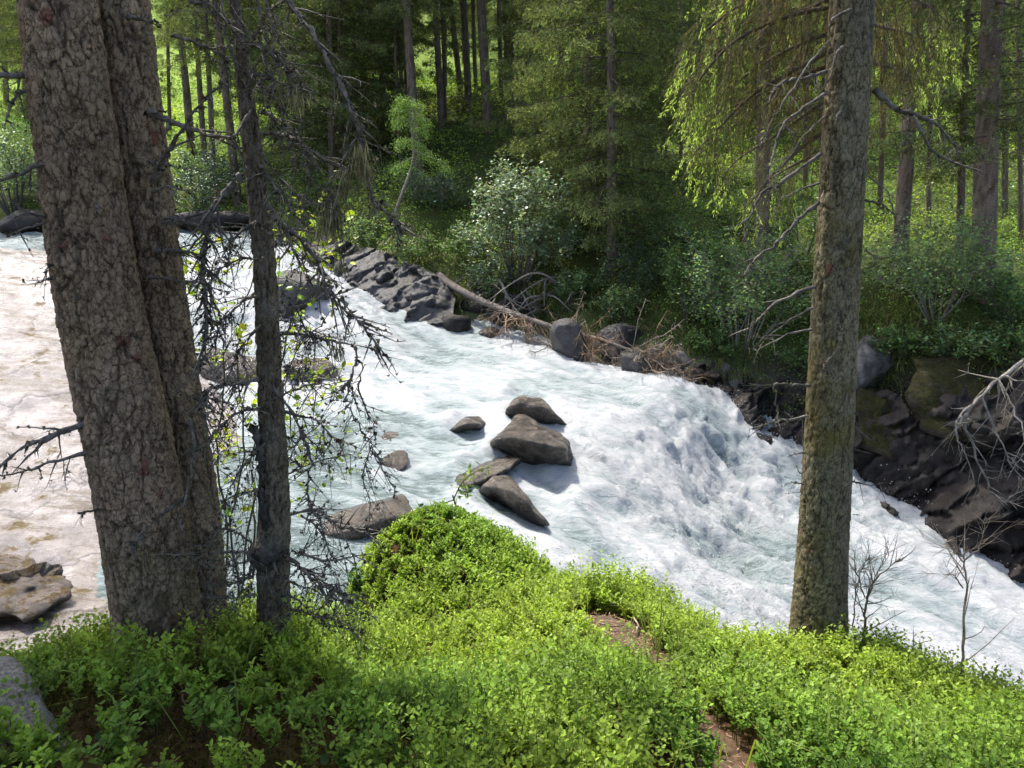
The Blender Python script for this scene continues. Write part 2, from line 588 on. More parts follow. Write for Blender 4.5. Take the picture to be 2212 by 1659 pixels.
PATH = np.array([W(1640, 1750, 1.9)[:2], W(1570, 1640, 2.3)[:2], W(1480, 1555, 2.7)[:2], W(1400, 1470, 3.1)[:2], W(1352, 1400, 3.55)[:2], W(1322, 1350, 3.9)[:2], W(1300, 1325, 4.15)[:2]])
PATH_W = np.array([0.03, 0.02, -0.005, 0.03, 0.07, 0.15, 0.12])
def path_dist(x, y):
    best = np.full(len(x), 9.0)
    q = np.stack([x, y], 1)
    for i in range(len(PATH) - 1):
        a, b = PATH[i], PATH[i + 1]
        t = np.clip(((q - a) @ (b - a)) / ((b - a) @ (b - a)), 0, 1)
        w = PATH_W[i] * (1 - t) + PATH_W[i + 1] * t
        best = np.minimum(best, np.linalg.norm(q - a - t[:, None] * (b - a), axis=1) - w)
    return best

def spread_axis(lo, a, b, hi, fine, grow=1.16):
    mid = list(np.arange(a, b, fine))
    s, x = fine, b
    up = []
    while x < hi:
        up.append(x); s *= grow; x += s
    up.append(hi)
    s, x = fine, a - fine
    dn = []
    while x > lo:
        dn.append(x); s *= grow; x -= s
    dn.append(lo)
    return np.array(dn[::-1] + mid + up)

M_ground = mat_vcol('forest floor', 0.95, 26, 0.55, 0.7, 0.02, 0.1)
gx = spread_axis(-400, -13, 13, 400, 0.14)
gy = spread_axis(-60, 0, 29, 420, 0.14)
XX, YY = np.meshgrid(gx, gy)
xs, ys = XX.ravel(), YY.ravel()
zs = ground_z(np.clip(xs, -110, 110), np.clip(ys, -12, 190))
zs += np.maximum(ys - 190, 0) * 0.55
nb = near_bank(xs, ys)
nz = fbm(P3(xs * 1.3, ys * 1.3), 4, 21)
c_moss = np.array([0.055, 0.050, 0.014]); c_soil = np.array([0.075, 0.042, 0.022]); c_needle = np.array([0.10, 0.07, 0.048])
c_bank = np.array([0.05, 0.065, 0.018]); c_bed = np.array([0.15, 0.135, 0.115]); c_mead = np.array([0.20, 0.30, 0.05])
k = sstep(-0.25, 0.3, nz)[:, None]
gc = c_soil * (1 - k) + c_moss * k
pd = path_dist(xs, ys)
kp = sstep(0.12, -0.02, pd + nz * 0.06)[:, None]
gc = gc * (1 - kp) + c_needle * kp
kr = sstep(0.2, -0.5, nb)[:, None]
gc = gc * (1 - kr) + c_bed * kr
farz = sstep(-0.2, 0.6, zs - np.interp(xs, [-30, -9, -3, 3, 7, 12], [-1.3, -1.2, -2.6, -3.1, -3.4, -3.5]))[:, None] * sstep(11.0, 12.5, ys)[:, None]
gc = gc * (1 - farz) + (c_bank * (0.8 + 0.5 * k)) * farz
km = (sstep(28, 38, ys) * (0.35 + 0.65 * sstep(-0.3, 0.3, fbm(P3(xs * .15, ys * .15), 3, 33))))[:, None]
gc = gc * (1 - km) + c_mead * km
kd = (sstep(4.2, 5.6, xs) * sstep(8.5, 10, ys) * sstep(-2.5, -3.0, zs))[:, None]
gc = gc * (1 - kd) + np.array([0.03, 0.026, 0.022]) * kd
mb = MB()
nx, ny = len(gx), len(gy)
ii = (np.arange(ny - 1)[:, None] * nx + np.arange(nx - 1)[None]).ravel()
mb.add(np.stack([xs, ys, zs], 1), None, np.stack([ii, ii + 1, ii + nx + 1, ii + nx], 1), gc)
tag(mb.build('ground', M_ground, smooth=True), kind='structure')

# ------------------------------------------------------------------ granite slab on the left of the river
SL = [(-40, 540, 20.5), (120, 545, 20.5), (330, 620, 18.5), (0, 800, 12.6), (-300, 800, 12.0), (200, 760, 14.0), (400, 730, 15.8), (470, 760, 15.0), (560, 850, 12.8), (430, 860, 12.2), (300, 900, 11.3), (0, 1000, 9.8), (250, 1050, 9.3), (480, 1000, 10.1),
      (620, 930, 11.2), (0, 1200, 7.7), (230, 1200, 7.9), (420, 1150, 8.4), (600, 1080, 9.0), (-200, 1250, 7.2), (80, 1330, 6.4), (220, 1360, 6.2), (400, 1300, 6.8), (600, 1180, 7.6)]
slp = np.array([W(*s) for s in SL] + [np.array(a) for a in [(-16, 12, -1.9), (-15, 6, -2.6), (-9, 5.2, -3.5), (-20, 18, -1.0)]])
slf = rbf_fit(slp[:, :2], slp[:, 2], 0.6)
def slab_z(x, y):
    z = slf(x, y)
    # exfoliation steps and undulation of the glacier-smoothed rock
    u = 0.72 * x + 0.70 * y
    st = fbm(P3(x * 0.35, y * 0.35), 3, 40) * 2.2 + u * 0.45
    z = z + 0.11 * (np.floor(st) - st + sstep(0.72, 0.95, st - np.floor(st)))
    edge = np.interp(y, [5, 6.3, 7.6, 9, 10.5, 12.5, 15, 17, 21], [-2.6, -2.2, -2.0, -1.8, -2.4, -3.6, -5.6, -6.6, -8])
    z = z - 0.9 * sstep(-1.5, 0.1, x - edge)
    z = z + fbm(P3(x * 0.9, y * 0.9), 4, 41) * 0.12 + fbm(P3(x * 5, y * 5), 3, 44) * 0.018
    return z
def grid_patch(x0, x1, y0, y1, d, inside, zf):
    ax, ay = np.arange(x0, x1, d), np.arange(y0, y1, d)
    X, Y = np.meshgrid(ax, ay)
    x, y = X.ravel(), Y.ravel()
    z = zf(x, y)
    ok = inside(x, y)
    n, r = len(ax), len(ay)
    i = (np.arange(r - 1)[:, None] * n + np.arange(n - 1)[None]).ravel()
    q = np.stack([i, i + 1, i + n + 1, i + n], 1)
    q = q[ok[q].all(1)]
    used = np.unique(q)
    rem = np.full(len(x), -1)
    rem[used] = np.arange(len(used))
    return x[used], y[used], z[used], rem[q]
def slab_in(x, y):
    return (x < np.interp(y, [5, 6.3, 7.6, 9, 10.5, 12.5, 15, 17, 21], [-2.6, -2.2, -2.0, -1.8, -2.4, -3.6, -5.6, -6.6, -8]) + 0.3 * fbm(P3(x * .0 + y * 1.3, y * 0), 2, 46)) & (y > np.interp(x, [-20, -9, -5, -2], [5.0, 4.8, 5.4, 6.2]))
M_slab = mat_rock('wet pale granite', (0.275, 0.247, 0.236), (0.17, 0.15, 0.138), ((0.085, 0.06, 0.02), 0.85, 0.30), 0.30, 0.55, False, (0.075, 0.05, 0.026), cracks=0.55)
x, y, z, q = grid_patch(-17, -1.5, 4.8, 21, 0.075, slab_in, slab_z)
mb = MB()
mb.add(np.stack([x, y, z], 1), None, q)
tag(mb.build('granite_slab', M_slab, smooth=True), 'broad pale sunlit granite slab with moss streaks left of the rapids', 'rock')

# ------------------------------------------------------------------ the river
# x, y, forward distance, foam 0..1, roughness of the surface in metres
WT = [(-60, 512, 25.3, .35, .04), (300, 512, 24.6, .3, .05), (450, 515, 24, .35, .05), (560, 512, 23.4, .5, .06), (430, 560, 21.7, .7, .12), (600, 565, 20.6, .85, .18), (430, 640, 19.3, .8, .16), (520, 720, 16.9, .9, .2),
      (650, 630, 18.1, .9, .2), (700, 700, 16.7, .95, .22), (800, 722, 16.2, .9, .2), (890, 715, 16.5, .62, .12), (1000, 735, 16.2, .55, .08), (1100, 750, 15.6, .6, .10), (850, 780, 15.0, .62, .14), (970, 790, 14.5, .5, .10), (700, 800, 14.2, .92, .2), (640, 860, 12.7, .8, .14),
      (800, 860, 12.7, .82, .09), (1000, 830, 13.4, .7, .08), (1200, 810, 13.9, .72, .10), (1350, 830, 13.4, .8, .12), (1000, 900, 11.9, .6, .06), (800, 930, 11.3, .38, .05), (660, 960, 10.7, .4, .05), (900, 1000, 10.2, .5, .06), (700, 1060, 9.2, .4, .05),
      (1300, 880, 12.2, .85, .13), (1420, 870, 12.5, .9, .16), (1520, 885, 12.6, .95, .2), (1450, 980, 11.5, .95, .22), (1560, 1010, 11.9, .97, .25), (1640, 930, 13.0, .95, .2), (1350, 1010, 10.7, .85, .18), (1440, 1110, 9.9, .92, .22), (1650, 1140, 10.9, .8, .25), (1700, 985, 12.4, .9, .2),
      (1560, 1180, 9.7, .85, .25), (1330, 1150, 8.9, .72, .13), (1200, 1120, 8.9, .6, .10), (1080, 1110, 8.9, .6, .08), (850, 1095, 8.9, .5, .05), (1300, 1230, 8.0, .8, .14), (1450, 1290, 7.9, .92, .18), (1600, 1330, 7.9, .92, .18), (1700, 1250, 9.0, .8, .18), (1720, 1180, 10.1, .6, .18),
      (1850, 1120, 11.2, .85, .18), (1900, 1200, 10.2, .8, .14), (2000, 1180, 10.7, .9, .16), (1850, 1330, 8.5, .85, .14), (2050, 1350, 8.6, .82, .12), (2212, 1300, 9.8, .9, .14), (2212, 1440, 8.2, .85, .12), (2400, 1450, 8.6, .9, .12)]
wp = np.array([W(*w[:3]) for w in WT] + [np.array(a) for a in [(-22, 25.4, -1.0), (11, 8.4, -6.0), (12, 7, -6.2), (3.2, 6.2, -5.1), (6, 6.4, -5.7), (1.6, 6.6, -4.1), (-0.2, 7.4, -3.7), (-2.5, 7.2, -3.75)]])
wfo = np.array([w[3] for w in WT] + [.4, .9, .9, .8, .8, .7, .5, .4])
wam = np.array([w[4] for w in WT] + [.05, .12, .12, .1, .1, .08, .05, .04])
wzf = rbf_fit(wp[:, :2], wp[:, 2], 0.5)
def idw(x, y, val, h=0.9):
    out = np.empty(len(x))
    for a in range(0, len(x), 20000):
        d2 = (x[a:a + 20000, None] - wp[None, :, 0]) ** 2 + (y[a:a + 20000, None] - wp[None, :, 1]) ** 2
        w_ = 1 / (d2 + h * 0.25) ** 2
        out[a:a + 20000] = (w_ @ val) / w_.sum(1)
    return out
FD = np.array([0.79, -0.61])
def river_in(x, y):
    lo = np.interp(x, [-22, -12, -7, -4, -2.6, -1.2, 0, 1.5, 2.4, 3.4, 5, 12], [20.3, 18.5, 13.0, 6.6, 6.2, 6.0, 6.3, 6.0, 5.4, 5.4, 5.2, 5.0])
    fx = np.array([W(*f)[0] for f in FAR]); fy = np.array([W(*f)[1] for f in FAR])
    hi = np.interp(x, np.concatenate([[-22], fx, [12]]), np.concatenate([[25.8], fy + 0.5, [10]]))
    return (y > lo) & (y < hi)
def river_shape(x, y):
    z = wzf(x, y)
    fo = idw(x, y, wfo)
    am = idw(x, y, wam)
    s = x * FD[0] + y * FD[1]
    n = -x * FD[1] + y * FD[0]
    wx = fbm(P3(s * 0.7, n * 0.9), 3, 60) * 0.5
    big = fbm(P3(s * 0.55 + wx, n * 1.1 + wx), 3, 61)
    mid = billow(P3(s * 0.9 + wx, n * 3.0, wx), 3, 62)
    fine = billow(P3(s * 2.8 + wx * 2, n * 8.5, z * 2), 3, 63, 0.6)
    tuft = billow(P3(s * 13, n * 15, z * 8), 2, 64, 0.6)
    h = am * (1.0 * big + 0.8 * (mid - 0.35) + sstep(.07, .19, am) * (0.5 * (fine - 0.3) * sstep(.3, .8, fo) + 0.10 * (tuft - 0.3) * sstep(.5, .9, fo)))
    h += 0.02 * fbm(P3(s * 3, n * 5), 3, 66)
    foam = fo - 0.05 * sstep(.16, .06, am) - 0.16 * sstep(.13, .2, am) + 0.42 * big + 0.24 * (fine - 0.35) + 0.28 * (mid - 0.4) + 0.22 * fbm(P3(s * 1.3, n * 7), 4, 67)
    # water piles up and breaks round the boulders
    for bx, by, bY, br in ((1150, 985, 10.6, .62), (1155, 880, 11.8, .55), (1008, 908, 11.5, .36), (1060, 1000, 10.0, .5), (1110, 1065, 9.2, .5), (845, 963, 11.0, .35), (843, 1015, 10.1, .25), (1310, 1125, 9.3, .4), (636, 655, 17.5, .7), (665, 815, 13.5, .5)):
        b = W(bx, by, bY)
        d = np.hypot(x - b[0], y - b[1])
        ring = np.exp(-((d - br) / 0.22) ** 2)
        up = np.clip(-((x - b[0]) * FD[0] + (y - b[1]) * FD[1]) / br, -1, 1)
        h += ring * (0.05 + 0.07 * up) * (0.6 + 0.8 * fine)
        foam = foam + 0.22 * ring * (0.5 + fine)
    return z + h, np.clip(foam, 0, 1), am
x, y, zz, q = grid_patch(-18, 11, 5.2, 25.9, 0.05, river_in, lambda a, b: np.zeros(len(a)))
z, foam, am = river_shape(x, y)
# horizontal roll of the breaking crests
j = 0.35 * am
x2 = x + j * fbm(P3(x * 3.1, y * 3.1, z * 3), 3, 70)
y2 = y + j * fbm(P3(x * 3.1, y * 3.1, z * 3), 3, 71)
def mat_river():
    m, nt, N, L, pb = mat_new('white water')
    pos = n_pos(nt)
    f = n_attr(nt, 'foam')
    mp = N.new('ShaderNodeMapping')
    mp.inputs['Rotation'].default_value = (0, 0, 0.66)
    mp.inputs['Scale'].default_value = (0.8, 3.0, 1.0)
    L.new(pos, mp.inputs['Vector'])
    n1 = n_noise(nt, 6, 10, 0.74, mp.outputs[0], 1.0)
    rg = n_attr(nt, 'rough').outputs['Fac']
    n2 = n_noise(nt, 45, 4, 0.7, pos, 0.3)
    n3 = n_noise(nt, 2.6, 5, 0.6, mp.outputs[0], 0.8)
    s = n_math(nt, 'ADD', f.outputs['Fac'], n_math(nt, 'MULTIPLY', n_math(nt, 'SUBTRACT', n1.outputs[0], 0.5), 1.3))
    s = n_math(nt, 'ADD', s, n_math(nt, 'MULTIPLY', n_math(nt, 'SUBTRACT', n2.outputs[0], 0.5), n_math(nt, 'MULTIPLY', rg, 0.34)))
    s = n_math(nt, 'ADD', s, n_math(nt, 'MULTIPLY', n_math(nt, 'SUBTRACT', n3.outputs[0], 0.5), 0.9))
    k1 = n_ramp(nt, s, [(0.22, 0.0), (0.52, 1.0)]).outputs[0]
    k = n_ramp(nt, s, [(0.55, 0.0), (1.0, 1.0)]).outputs[0]
    deep = n_mix(nt, n_ramp(nt, n1.outputs[0], [(0.35, 0.0), (0.65, 1.0)]).outputs[0], (0.075, 0.108, 0.103), (0.15, 0.188, 0.184))
    c = n_mix(nt, k1, deep, (0.245, 0.295, 0.298))
    c = n_mix(nt, k, c, (0.47, 0.48, 0.482))
    L.new(c, pb.inputs['Base Color'])
    L.new(n_ramp(nt, k1, [(0.0, 0.10), (1.0, 0.30)]).outputs[0], pb.inputs['Roughness'])
    pb.inputs['IOR'].default_value = 1.33
    b = n_bump(nt, n1.outputs[0], 0.6, 0.10)
    b = n_bump(nt, n2.outputs[0], 1.0, 0.04, b)
    N[b.node.name].inputs['Strength'].default_value = 0.5
    nt.links.new(n_math(nt, 'ADD', n_math(nt, 'MULTIPLY', rg, 0.42), 0.22), b.node.inputs['Strength'])
    L.new(b, pb.inputs['Normal'])
    return m
M_river = mat_river()
mb = MB()
mb.add(np.stack([x2, y2, z], 1), None, q)
tag(mb.build('river', M_river, smooth=True, attrs={'foam': foam, 'rough': sstep(.05, .2, am)}), kind='structure')

# spray thrown up by the breaking water
def mat_spray():
    m, nt, N, L, pb = mat_new('spray')
    pb.inputs['Base Color'].default_value = (0.55, 0.56, 0.57, 1)
    pb.inputs['Roughness'].default_value = 0.25
    return m
rng = np.random.default_rng(3)
pr = (am ** 1.6) * foam * sstep(0.08, 0.2, am)
pick = rng.choice(len(x2), 34000, p=pr / pr.sum())
hgt = rng.exponential(0.055, len(pick)) * (0.5 + 4 * am[pick])
clump = sstep(0.0, 0.55, fbm(P3(x2[pick] * 2.3, y2[pick] * 2.3), 3, 75))
hgt = hgt * (0.35 + 2.6 * clump ** 2)
pos = np.stack([x2[pick], y2[pick], z[pick]], 1) + np.stack([rng.normal(0, .03, len(pick)), rng.normal(0, .03, len(pick)), hgt], 1)
OCT = np.array([(1, 1, 1), (-1, -1, 1), (-1, 1, -1), (1, -1, -1)], float) * 0.8
OCF = np.array([(0, 2, 1), (0, 1, 3), (0, 3, 2), (1, 2, 3)])
d = rand_dirs(len(pick), rng)
xa, ya, za = frames(d, rand_dirs(len(pick), rng))
sz = rng.uniform(0.002, 0.0075, (len(pick), 1)) * rng.uniform(0.6, 1.5, (len(pick), 3))
mb = MB()
mb.scatter(OCT, OCF, None, pos, xa, ya, za, sz, np.ones((len(pick), 3)))
tag(mb.build('water_spray', mat_spray(), smooth=True), 'white droplets of spray thrown up over the rapids', 'spray', kind='stuff')
# ------------------------------------------------------------------ rocks
_ico = {}
def icosphere(sub):
    if sub in _ico:
        return _ico[sub]
    import bmesh
    bm = bmesh.new()
    bmesh.ops.create_icosphere(bm, subdivisions=sub, radius=1.0)
    v = np.array([p.co[:] for p in bm.verts])
    f = np.array([[p.index for p in q.verts] for q in bm.faces])
    bm.free()
    _ico[sub] = (v, f)
    return v, f

def rock_mesh(size, seed, cuts=7, rough=0.10, square=0.6, sub=4, tilt=(0, 0, 0), layers=0.0):
    """a boulder: squarish ellipsoid, flattened by random fracture planes, weathered by noise"""
    r = np.random.default_rng(seed)
    v, f = icosphere(sub)
    v = np.sign(v) * np.abs(v) ** square
    for _ in range(cuts):
        n = unit(r.normal(size=3))
        dist = r.uniform(0.55, 0.9)
        h = v @ n - dist
        v = v - np.maximum(h, 0)[:, None] * n * 0.92
    nrm = unit(v)
    s = np.array(size, float) / 2
    q = v * s / max(s)
    v = v + nrm * (fbm(q * 1.8 + seed * 3.1, 4, seed) * rough * 2 + (billow(q * 5 + seed, 3, seed + 5) - 0.4) * rough * 0.5)[:, None]
    if layers:
        t = q[:, 2] * 6 + fbm(q * 2, 2, seed + 9)
        v = v * (1 + layers * (np.abs(t - np.round(t)) - 0.25))[:, None]
    v = v * s
    from mathutils import Euler
    R = np.array(Euler(tilt).to_matrix())
    return v @ R.T, f

def rock(name, label, px, py, Y, wpx, hpx, depth, mat, seed, group=None, sink=0.0, parent=None, **kw):
    c = W(px, py, Y)
    size = (pxm(wpx, px, py, Y), depth, pxm(hpx, px, py, Y))
    v, f = rock_mesh(size, seed, **kw)
    mb = MB()
    base = np.array([c[0], c[1] + depth * 0.3, c[2] - size[2] / 2 - sink])
    v = v + np.array([0, 0, size[2] / 2])
    mb.add(v, f, None)
    o = mb.build(name, mat, smooth=True)
    o.location = base
    tag(o, label, 'rock', group)
    return o

MOSS = (0.095, 0.085, 0.012)
M_wet = mat_rock('river-worn granite', (0.10, 0.08, 0.058), (0.028, 0.022, 0.016), (MOSS, 0.80, 0.16), 0.16, 2.6, True)
M_wet2 = mat_rock('pale river rock', (0.11, 0.09, 0.067), (0.032, 0.025, 0.019), ((0.12, 0.10, 0.010), 0.80, 0.17), 0.26, 2.0, True)
M_cliff = mat_rock('grey gneiss', (0.062, 0.059, 0.057), (0.02, 0.019, 0.018), ((0.045, 0.042, 0.008), 0.72, 0.20), 0.5, 1.6)
M_dark = mat_rock('shade-darkened damp rock', (0.028, 0.022, 0.018), (0.008, 0.0065, 0.0055), ((0.03, 0.027, 0.006), 0.86, 0.24), 0.55, 1.6, spec=0.3)  # damp rock, base taken darker to put the trees' shade into its colour
M_mossy = mat_rock('moss covered rock', (0.05, 0.042, 0.034), (0.025, 0.02, 0.016), ((0.026, 0.026, 0.008), 0.46, 0.12), 0.85, 2.2, spec=0.15)
M_lichen = mat_rock('lichen spotted rock', (0.03, 0.027, 0.025), (0.13, 0.13, 0.12), (MOSS, 0.95, 0.3), 0.7, 2.6)
M_pale = mat_rock('dry pale granite', (0.20, 0.185, 0.165), (0.11, 0.10, 0.088), ((0.08, 0.07, 0.02), 0.95, 0.25), 0.75, 1.5)

# boulders standing in the rapids, each shaped from its own outline and depth
def hull_rock(name, label, pts, mat, seed, group, hollows=(), p=20, rough=0.05, sub=5, cat='rock', grow=1.15, strata=0.0, dY=0.0, scallop=0.16):
    """pts: (x, y, forward distance); rounded convex body through them, hollows worn in: (x, y, Y, radius m, depth m)"""
    import bmesh
    P_ = np.array([W(a, b_, Y_ + dY) for a, b_, Y_ in pts])
    c = P_.mean(0)
    bm = bmesh.new()
    vs = [bm.verts.new(q) for q in P_ - c]
    bmesh.ops.convex_hull(bm, input=vs)
    bm.normal_update()
    pl = {}
    for f in bm.faces:
        n = np.array(f.normal[:]); o = float(n @ np.array(f.verts[0].co[:]))
        if o < 0: n, o = -n, -o
        pl[tuple(np.round(n, 3))] = (n, o)
    bm.free()
    n = np.array([a for a, b in pl.values()]); o = np.array([max(b, 0.02) for a, b in pl.values()])
    d, f = icosphere(sub)
    k = np.maximum(d @ n.T, 0) / o
    r = (k ** p).sum(1) ** (-1.0 / p)
    v = d * r[:, None] * grow
    sz = np.ptp(P_, axis=0).max()
    v = v + d * (fbm(v * 3.2 + seed, 4, seed) * rough * sz + fbm(v * 11 + seed, 3, seed + 4) * rough * 0.22 * sz)[:, None]
    if scallop:
        g1 = worley(v * np.array([1.9, 1.9, 2.6]) / max(0.6, sz) * 1.3 + fbm(v * 2, 2, seed)[:, None] * 0.25 + seed * 0.37, seed + 2)[0]
        v = v - d * (scallop * 0.55 * sz * np.clip(1 - g1 / 0.62, 0, 1) ** 1.3)[:, None]
    if strata:
        sd = unit(np.array([0.55, -0.25, 0.8]))
        t = (v @ sd) * 2.6 + fbm(v * 1.5, 3, seed + 6) * 0.9
        g1, g2, gid, _ = worley(v * np.array([1.6, 1.6, 2.4]) + fbm(v * 2, 2, seed)[:, None] * 0.3, seed)
        v = v + d * (strata * ((t - np.floor(t)) ** 2 - 0.33 + 1.1 * (gid - 0.5) * sstep(0.0, 0.12, g2 - g1)))[:, None]
    for hx, hy, hY, hr, hd in hollows:
        h = W(hx, hy, hY + dY) - c
        w = np.exp(-(((v - h) / hr) ** 2).sum(1) ** 1.3)
        v = v + w[:, None] * np.array([0.1, 1.0, -0.1]) * hd
    b = np.array([0, 0, v[:, 2].min()])
    colv = np.ones((len(v), 3))
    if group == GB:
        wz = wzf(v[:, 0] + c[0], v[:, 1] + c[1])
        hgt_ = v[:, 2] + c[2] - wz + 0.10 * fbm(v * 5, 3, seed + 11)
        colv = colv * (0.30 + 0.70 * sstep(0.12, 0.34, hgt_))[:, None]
    mb = MB()
    mb.add(v - b, f, None, colv)
    ob = mb.build(name, mat, smooth=True)
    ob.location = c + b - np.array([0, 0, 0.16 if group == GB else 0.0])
    return tag(ob, label, cat, group)
GB = 'boulders in the rapids'
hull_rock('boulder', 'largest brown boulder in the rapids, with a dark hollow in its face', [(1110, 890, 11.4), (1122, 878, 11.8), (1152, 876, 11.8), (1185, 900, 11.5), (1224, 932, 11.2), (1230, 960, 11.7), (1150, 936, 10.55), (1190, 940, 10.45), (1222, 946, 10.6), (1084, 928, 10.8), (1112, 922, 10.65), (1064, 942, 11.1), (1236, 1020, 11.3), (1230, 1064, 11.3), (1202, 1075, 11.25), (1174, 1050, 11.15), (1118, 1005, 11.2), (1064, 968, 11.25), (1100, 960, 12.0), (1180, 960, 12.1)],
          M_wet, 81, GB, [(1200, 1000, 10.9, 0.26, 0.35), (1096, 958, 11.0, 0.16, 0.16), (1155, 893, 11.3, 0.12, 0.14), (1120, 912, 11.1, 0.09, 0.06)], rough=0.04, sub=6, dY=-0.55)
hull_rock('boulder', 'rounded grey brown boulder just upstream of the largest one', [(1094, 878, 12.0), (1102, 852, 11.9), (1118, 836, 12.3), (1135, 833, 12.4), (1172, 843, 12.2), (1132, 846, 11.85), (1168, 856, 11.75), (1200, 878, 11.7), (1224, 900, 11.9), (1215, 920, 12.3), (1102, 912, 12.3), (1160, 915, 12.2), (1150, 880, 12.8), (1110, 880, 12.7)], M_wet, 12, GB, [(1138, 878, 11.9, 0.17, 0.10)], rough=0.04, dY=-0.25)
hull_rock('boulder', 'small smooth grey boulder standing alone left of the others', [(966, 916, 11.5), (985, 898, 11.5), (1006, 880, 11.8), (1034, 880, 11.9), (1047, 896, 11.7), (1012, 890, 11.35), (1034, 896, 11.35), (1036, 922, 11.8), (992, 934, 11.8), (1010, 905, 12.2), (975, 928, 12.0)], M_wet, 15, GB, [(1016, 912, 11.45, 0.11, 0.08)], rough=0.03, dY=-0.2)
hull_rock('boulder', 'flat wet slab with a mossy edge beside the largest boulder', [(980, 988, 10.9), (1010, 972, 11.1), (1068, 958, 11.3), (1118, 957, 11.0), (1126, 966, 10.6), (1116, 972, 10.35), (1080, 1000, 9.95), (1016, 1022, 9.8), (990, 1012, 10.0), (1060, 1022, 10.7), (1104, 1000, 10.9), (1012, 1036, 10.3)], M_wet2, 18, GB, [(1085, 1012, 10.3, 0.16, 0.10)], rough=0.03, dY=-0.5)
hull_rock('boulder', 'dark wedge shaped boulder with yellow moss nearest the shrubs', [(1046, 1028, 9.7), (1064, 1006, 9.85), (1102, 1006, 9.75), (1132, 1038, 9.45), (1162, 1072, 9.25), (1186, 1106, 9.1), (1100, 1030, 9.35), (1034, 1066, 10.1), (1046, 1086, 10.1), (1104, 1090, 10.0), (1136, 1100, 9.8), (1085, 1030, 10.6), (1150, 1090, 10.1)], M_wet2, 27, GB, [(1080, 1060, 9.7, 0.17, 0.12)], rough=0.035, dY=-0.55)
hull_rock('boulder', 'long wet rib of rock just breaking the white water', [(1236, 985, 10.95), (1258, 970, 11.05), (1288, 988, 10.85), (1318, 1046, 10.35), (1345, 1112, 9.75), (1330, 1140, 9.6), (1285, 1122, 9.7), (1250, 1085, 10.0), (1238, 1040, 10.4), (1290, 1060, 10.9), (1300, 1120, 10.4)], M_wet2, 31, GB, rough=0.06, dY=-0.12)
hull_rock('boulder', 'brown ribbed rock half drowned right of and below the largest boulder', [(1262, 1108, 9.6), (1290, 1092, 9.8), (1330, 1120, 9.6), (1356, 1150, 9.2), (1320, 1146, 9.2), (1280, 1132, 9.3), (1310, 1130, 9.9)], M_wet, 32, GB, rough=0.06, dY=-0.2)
rock('boulder', 'low brown rock awash in the calm shallows', 845, 963, 10.9, 95, 40, 0.6, M_wet, 33, GB, cuts=3, square=0.9, rough=0.08)
rock('boulder', 'small pointed pale rock in the shallow water', 843, 1015, 10.0, 66, 80, 0.5, M_wet, 36, GB, cuts=8, square=0.7, rough=0.08, tilt=(0, 0.5, 0))
rock('boulder', 'flat brown ledge at the water beyond the bilberry mound', 800, 1130, 8.2, 250, 46, 0.8, M_wet, 38, GB, cuts=3, square=0.6, rough=0.06, tilt=(0.05, -0.3, 0))
rock('boulder', 'grey boulder splitting the chute behind the thin dead tree', 636, 655, 17.3, 130, 120, 1.2, M_cliff, 41, GB, cuts=6, square=0.7, rough=0.07, tilt=(0, 0.4, 0))
rock('boulder', 'low wet rock below the chute, seen right of the thin trunk', 665, 815, 13.4, 110, 70, 0.8, M_wet, 43, GB, cuts=5, square=0.8, rough=0.1)
rock('boulder', 'brown rock ledge under the water near the pale slab', 500, 820, 13.6, 190, 110, 1.2, M_wet, 45, GB, cuts=5, square=0.7, rough=0.1, tilt=(0.1, 0.45, 0))
hull_rock('boulder', 'low mossy rock awash at the lower right of the rapids', [(2050, 1342, 9.0), (2075, 1330, 9.3), (2120, 1345, 9.1), (2170, 1385, 8.7), (2215, 1425, 8.3), (2180, 1412, 8.3), (2100, 1382, 8.6), (2060, 1358, 8.8), (2140, 1385, 9.2)], M_wet, 47, GB, rough=0.07, grow=1.0)
rock('boulder', 'small dark rock under the lip of the fall below the dead spruce', 1640, 960, 12.6, 60, 44, 0.4, M_dark, 48, GB, cuts=5)
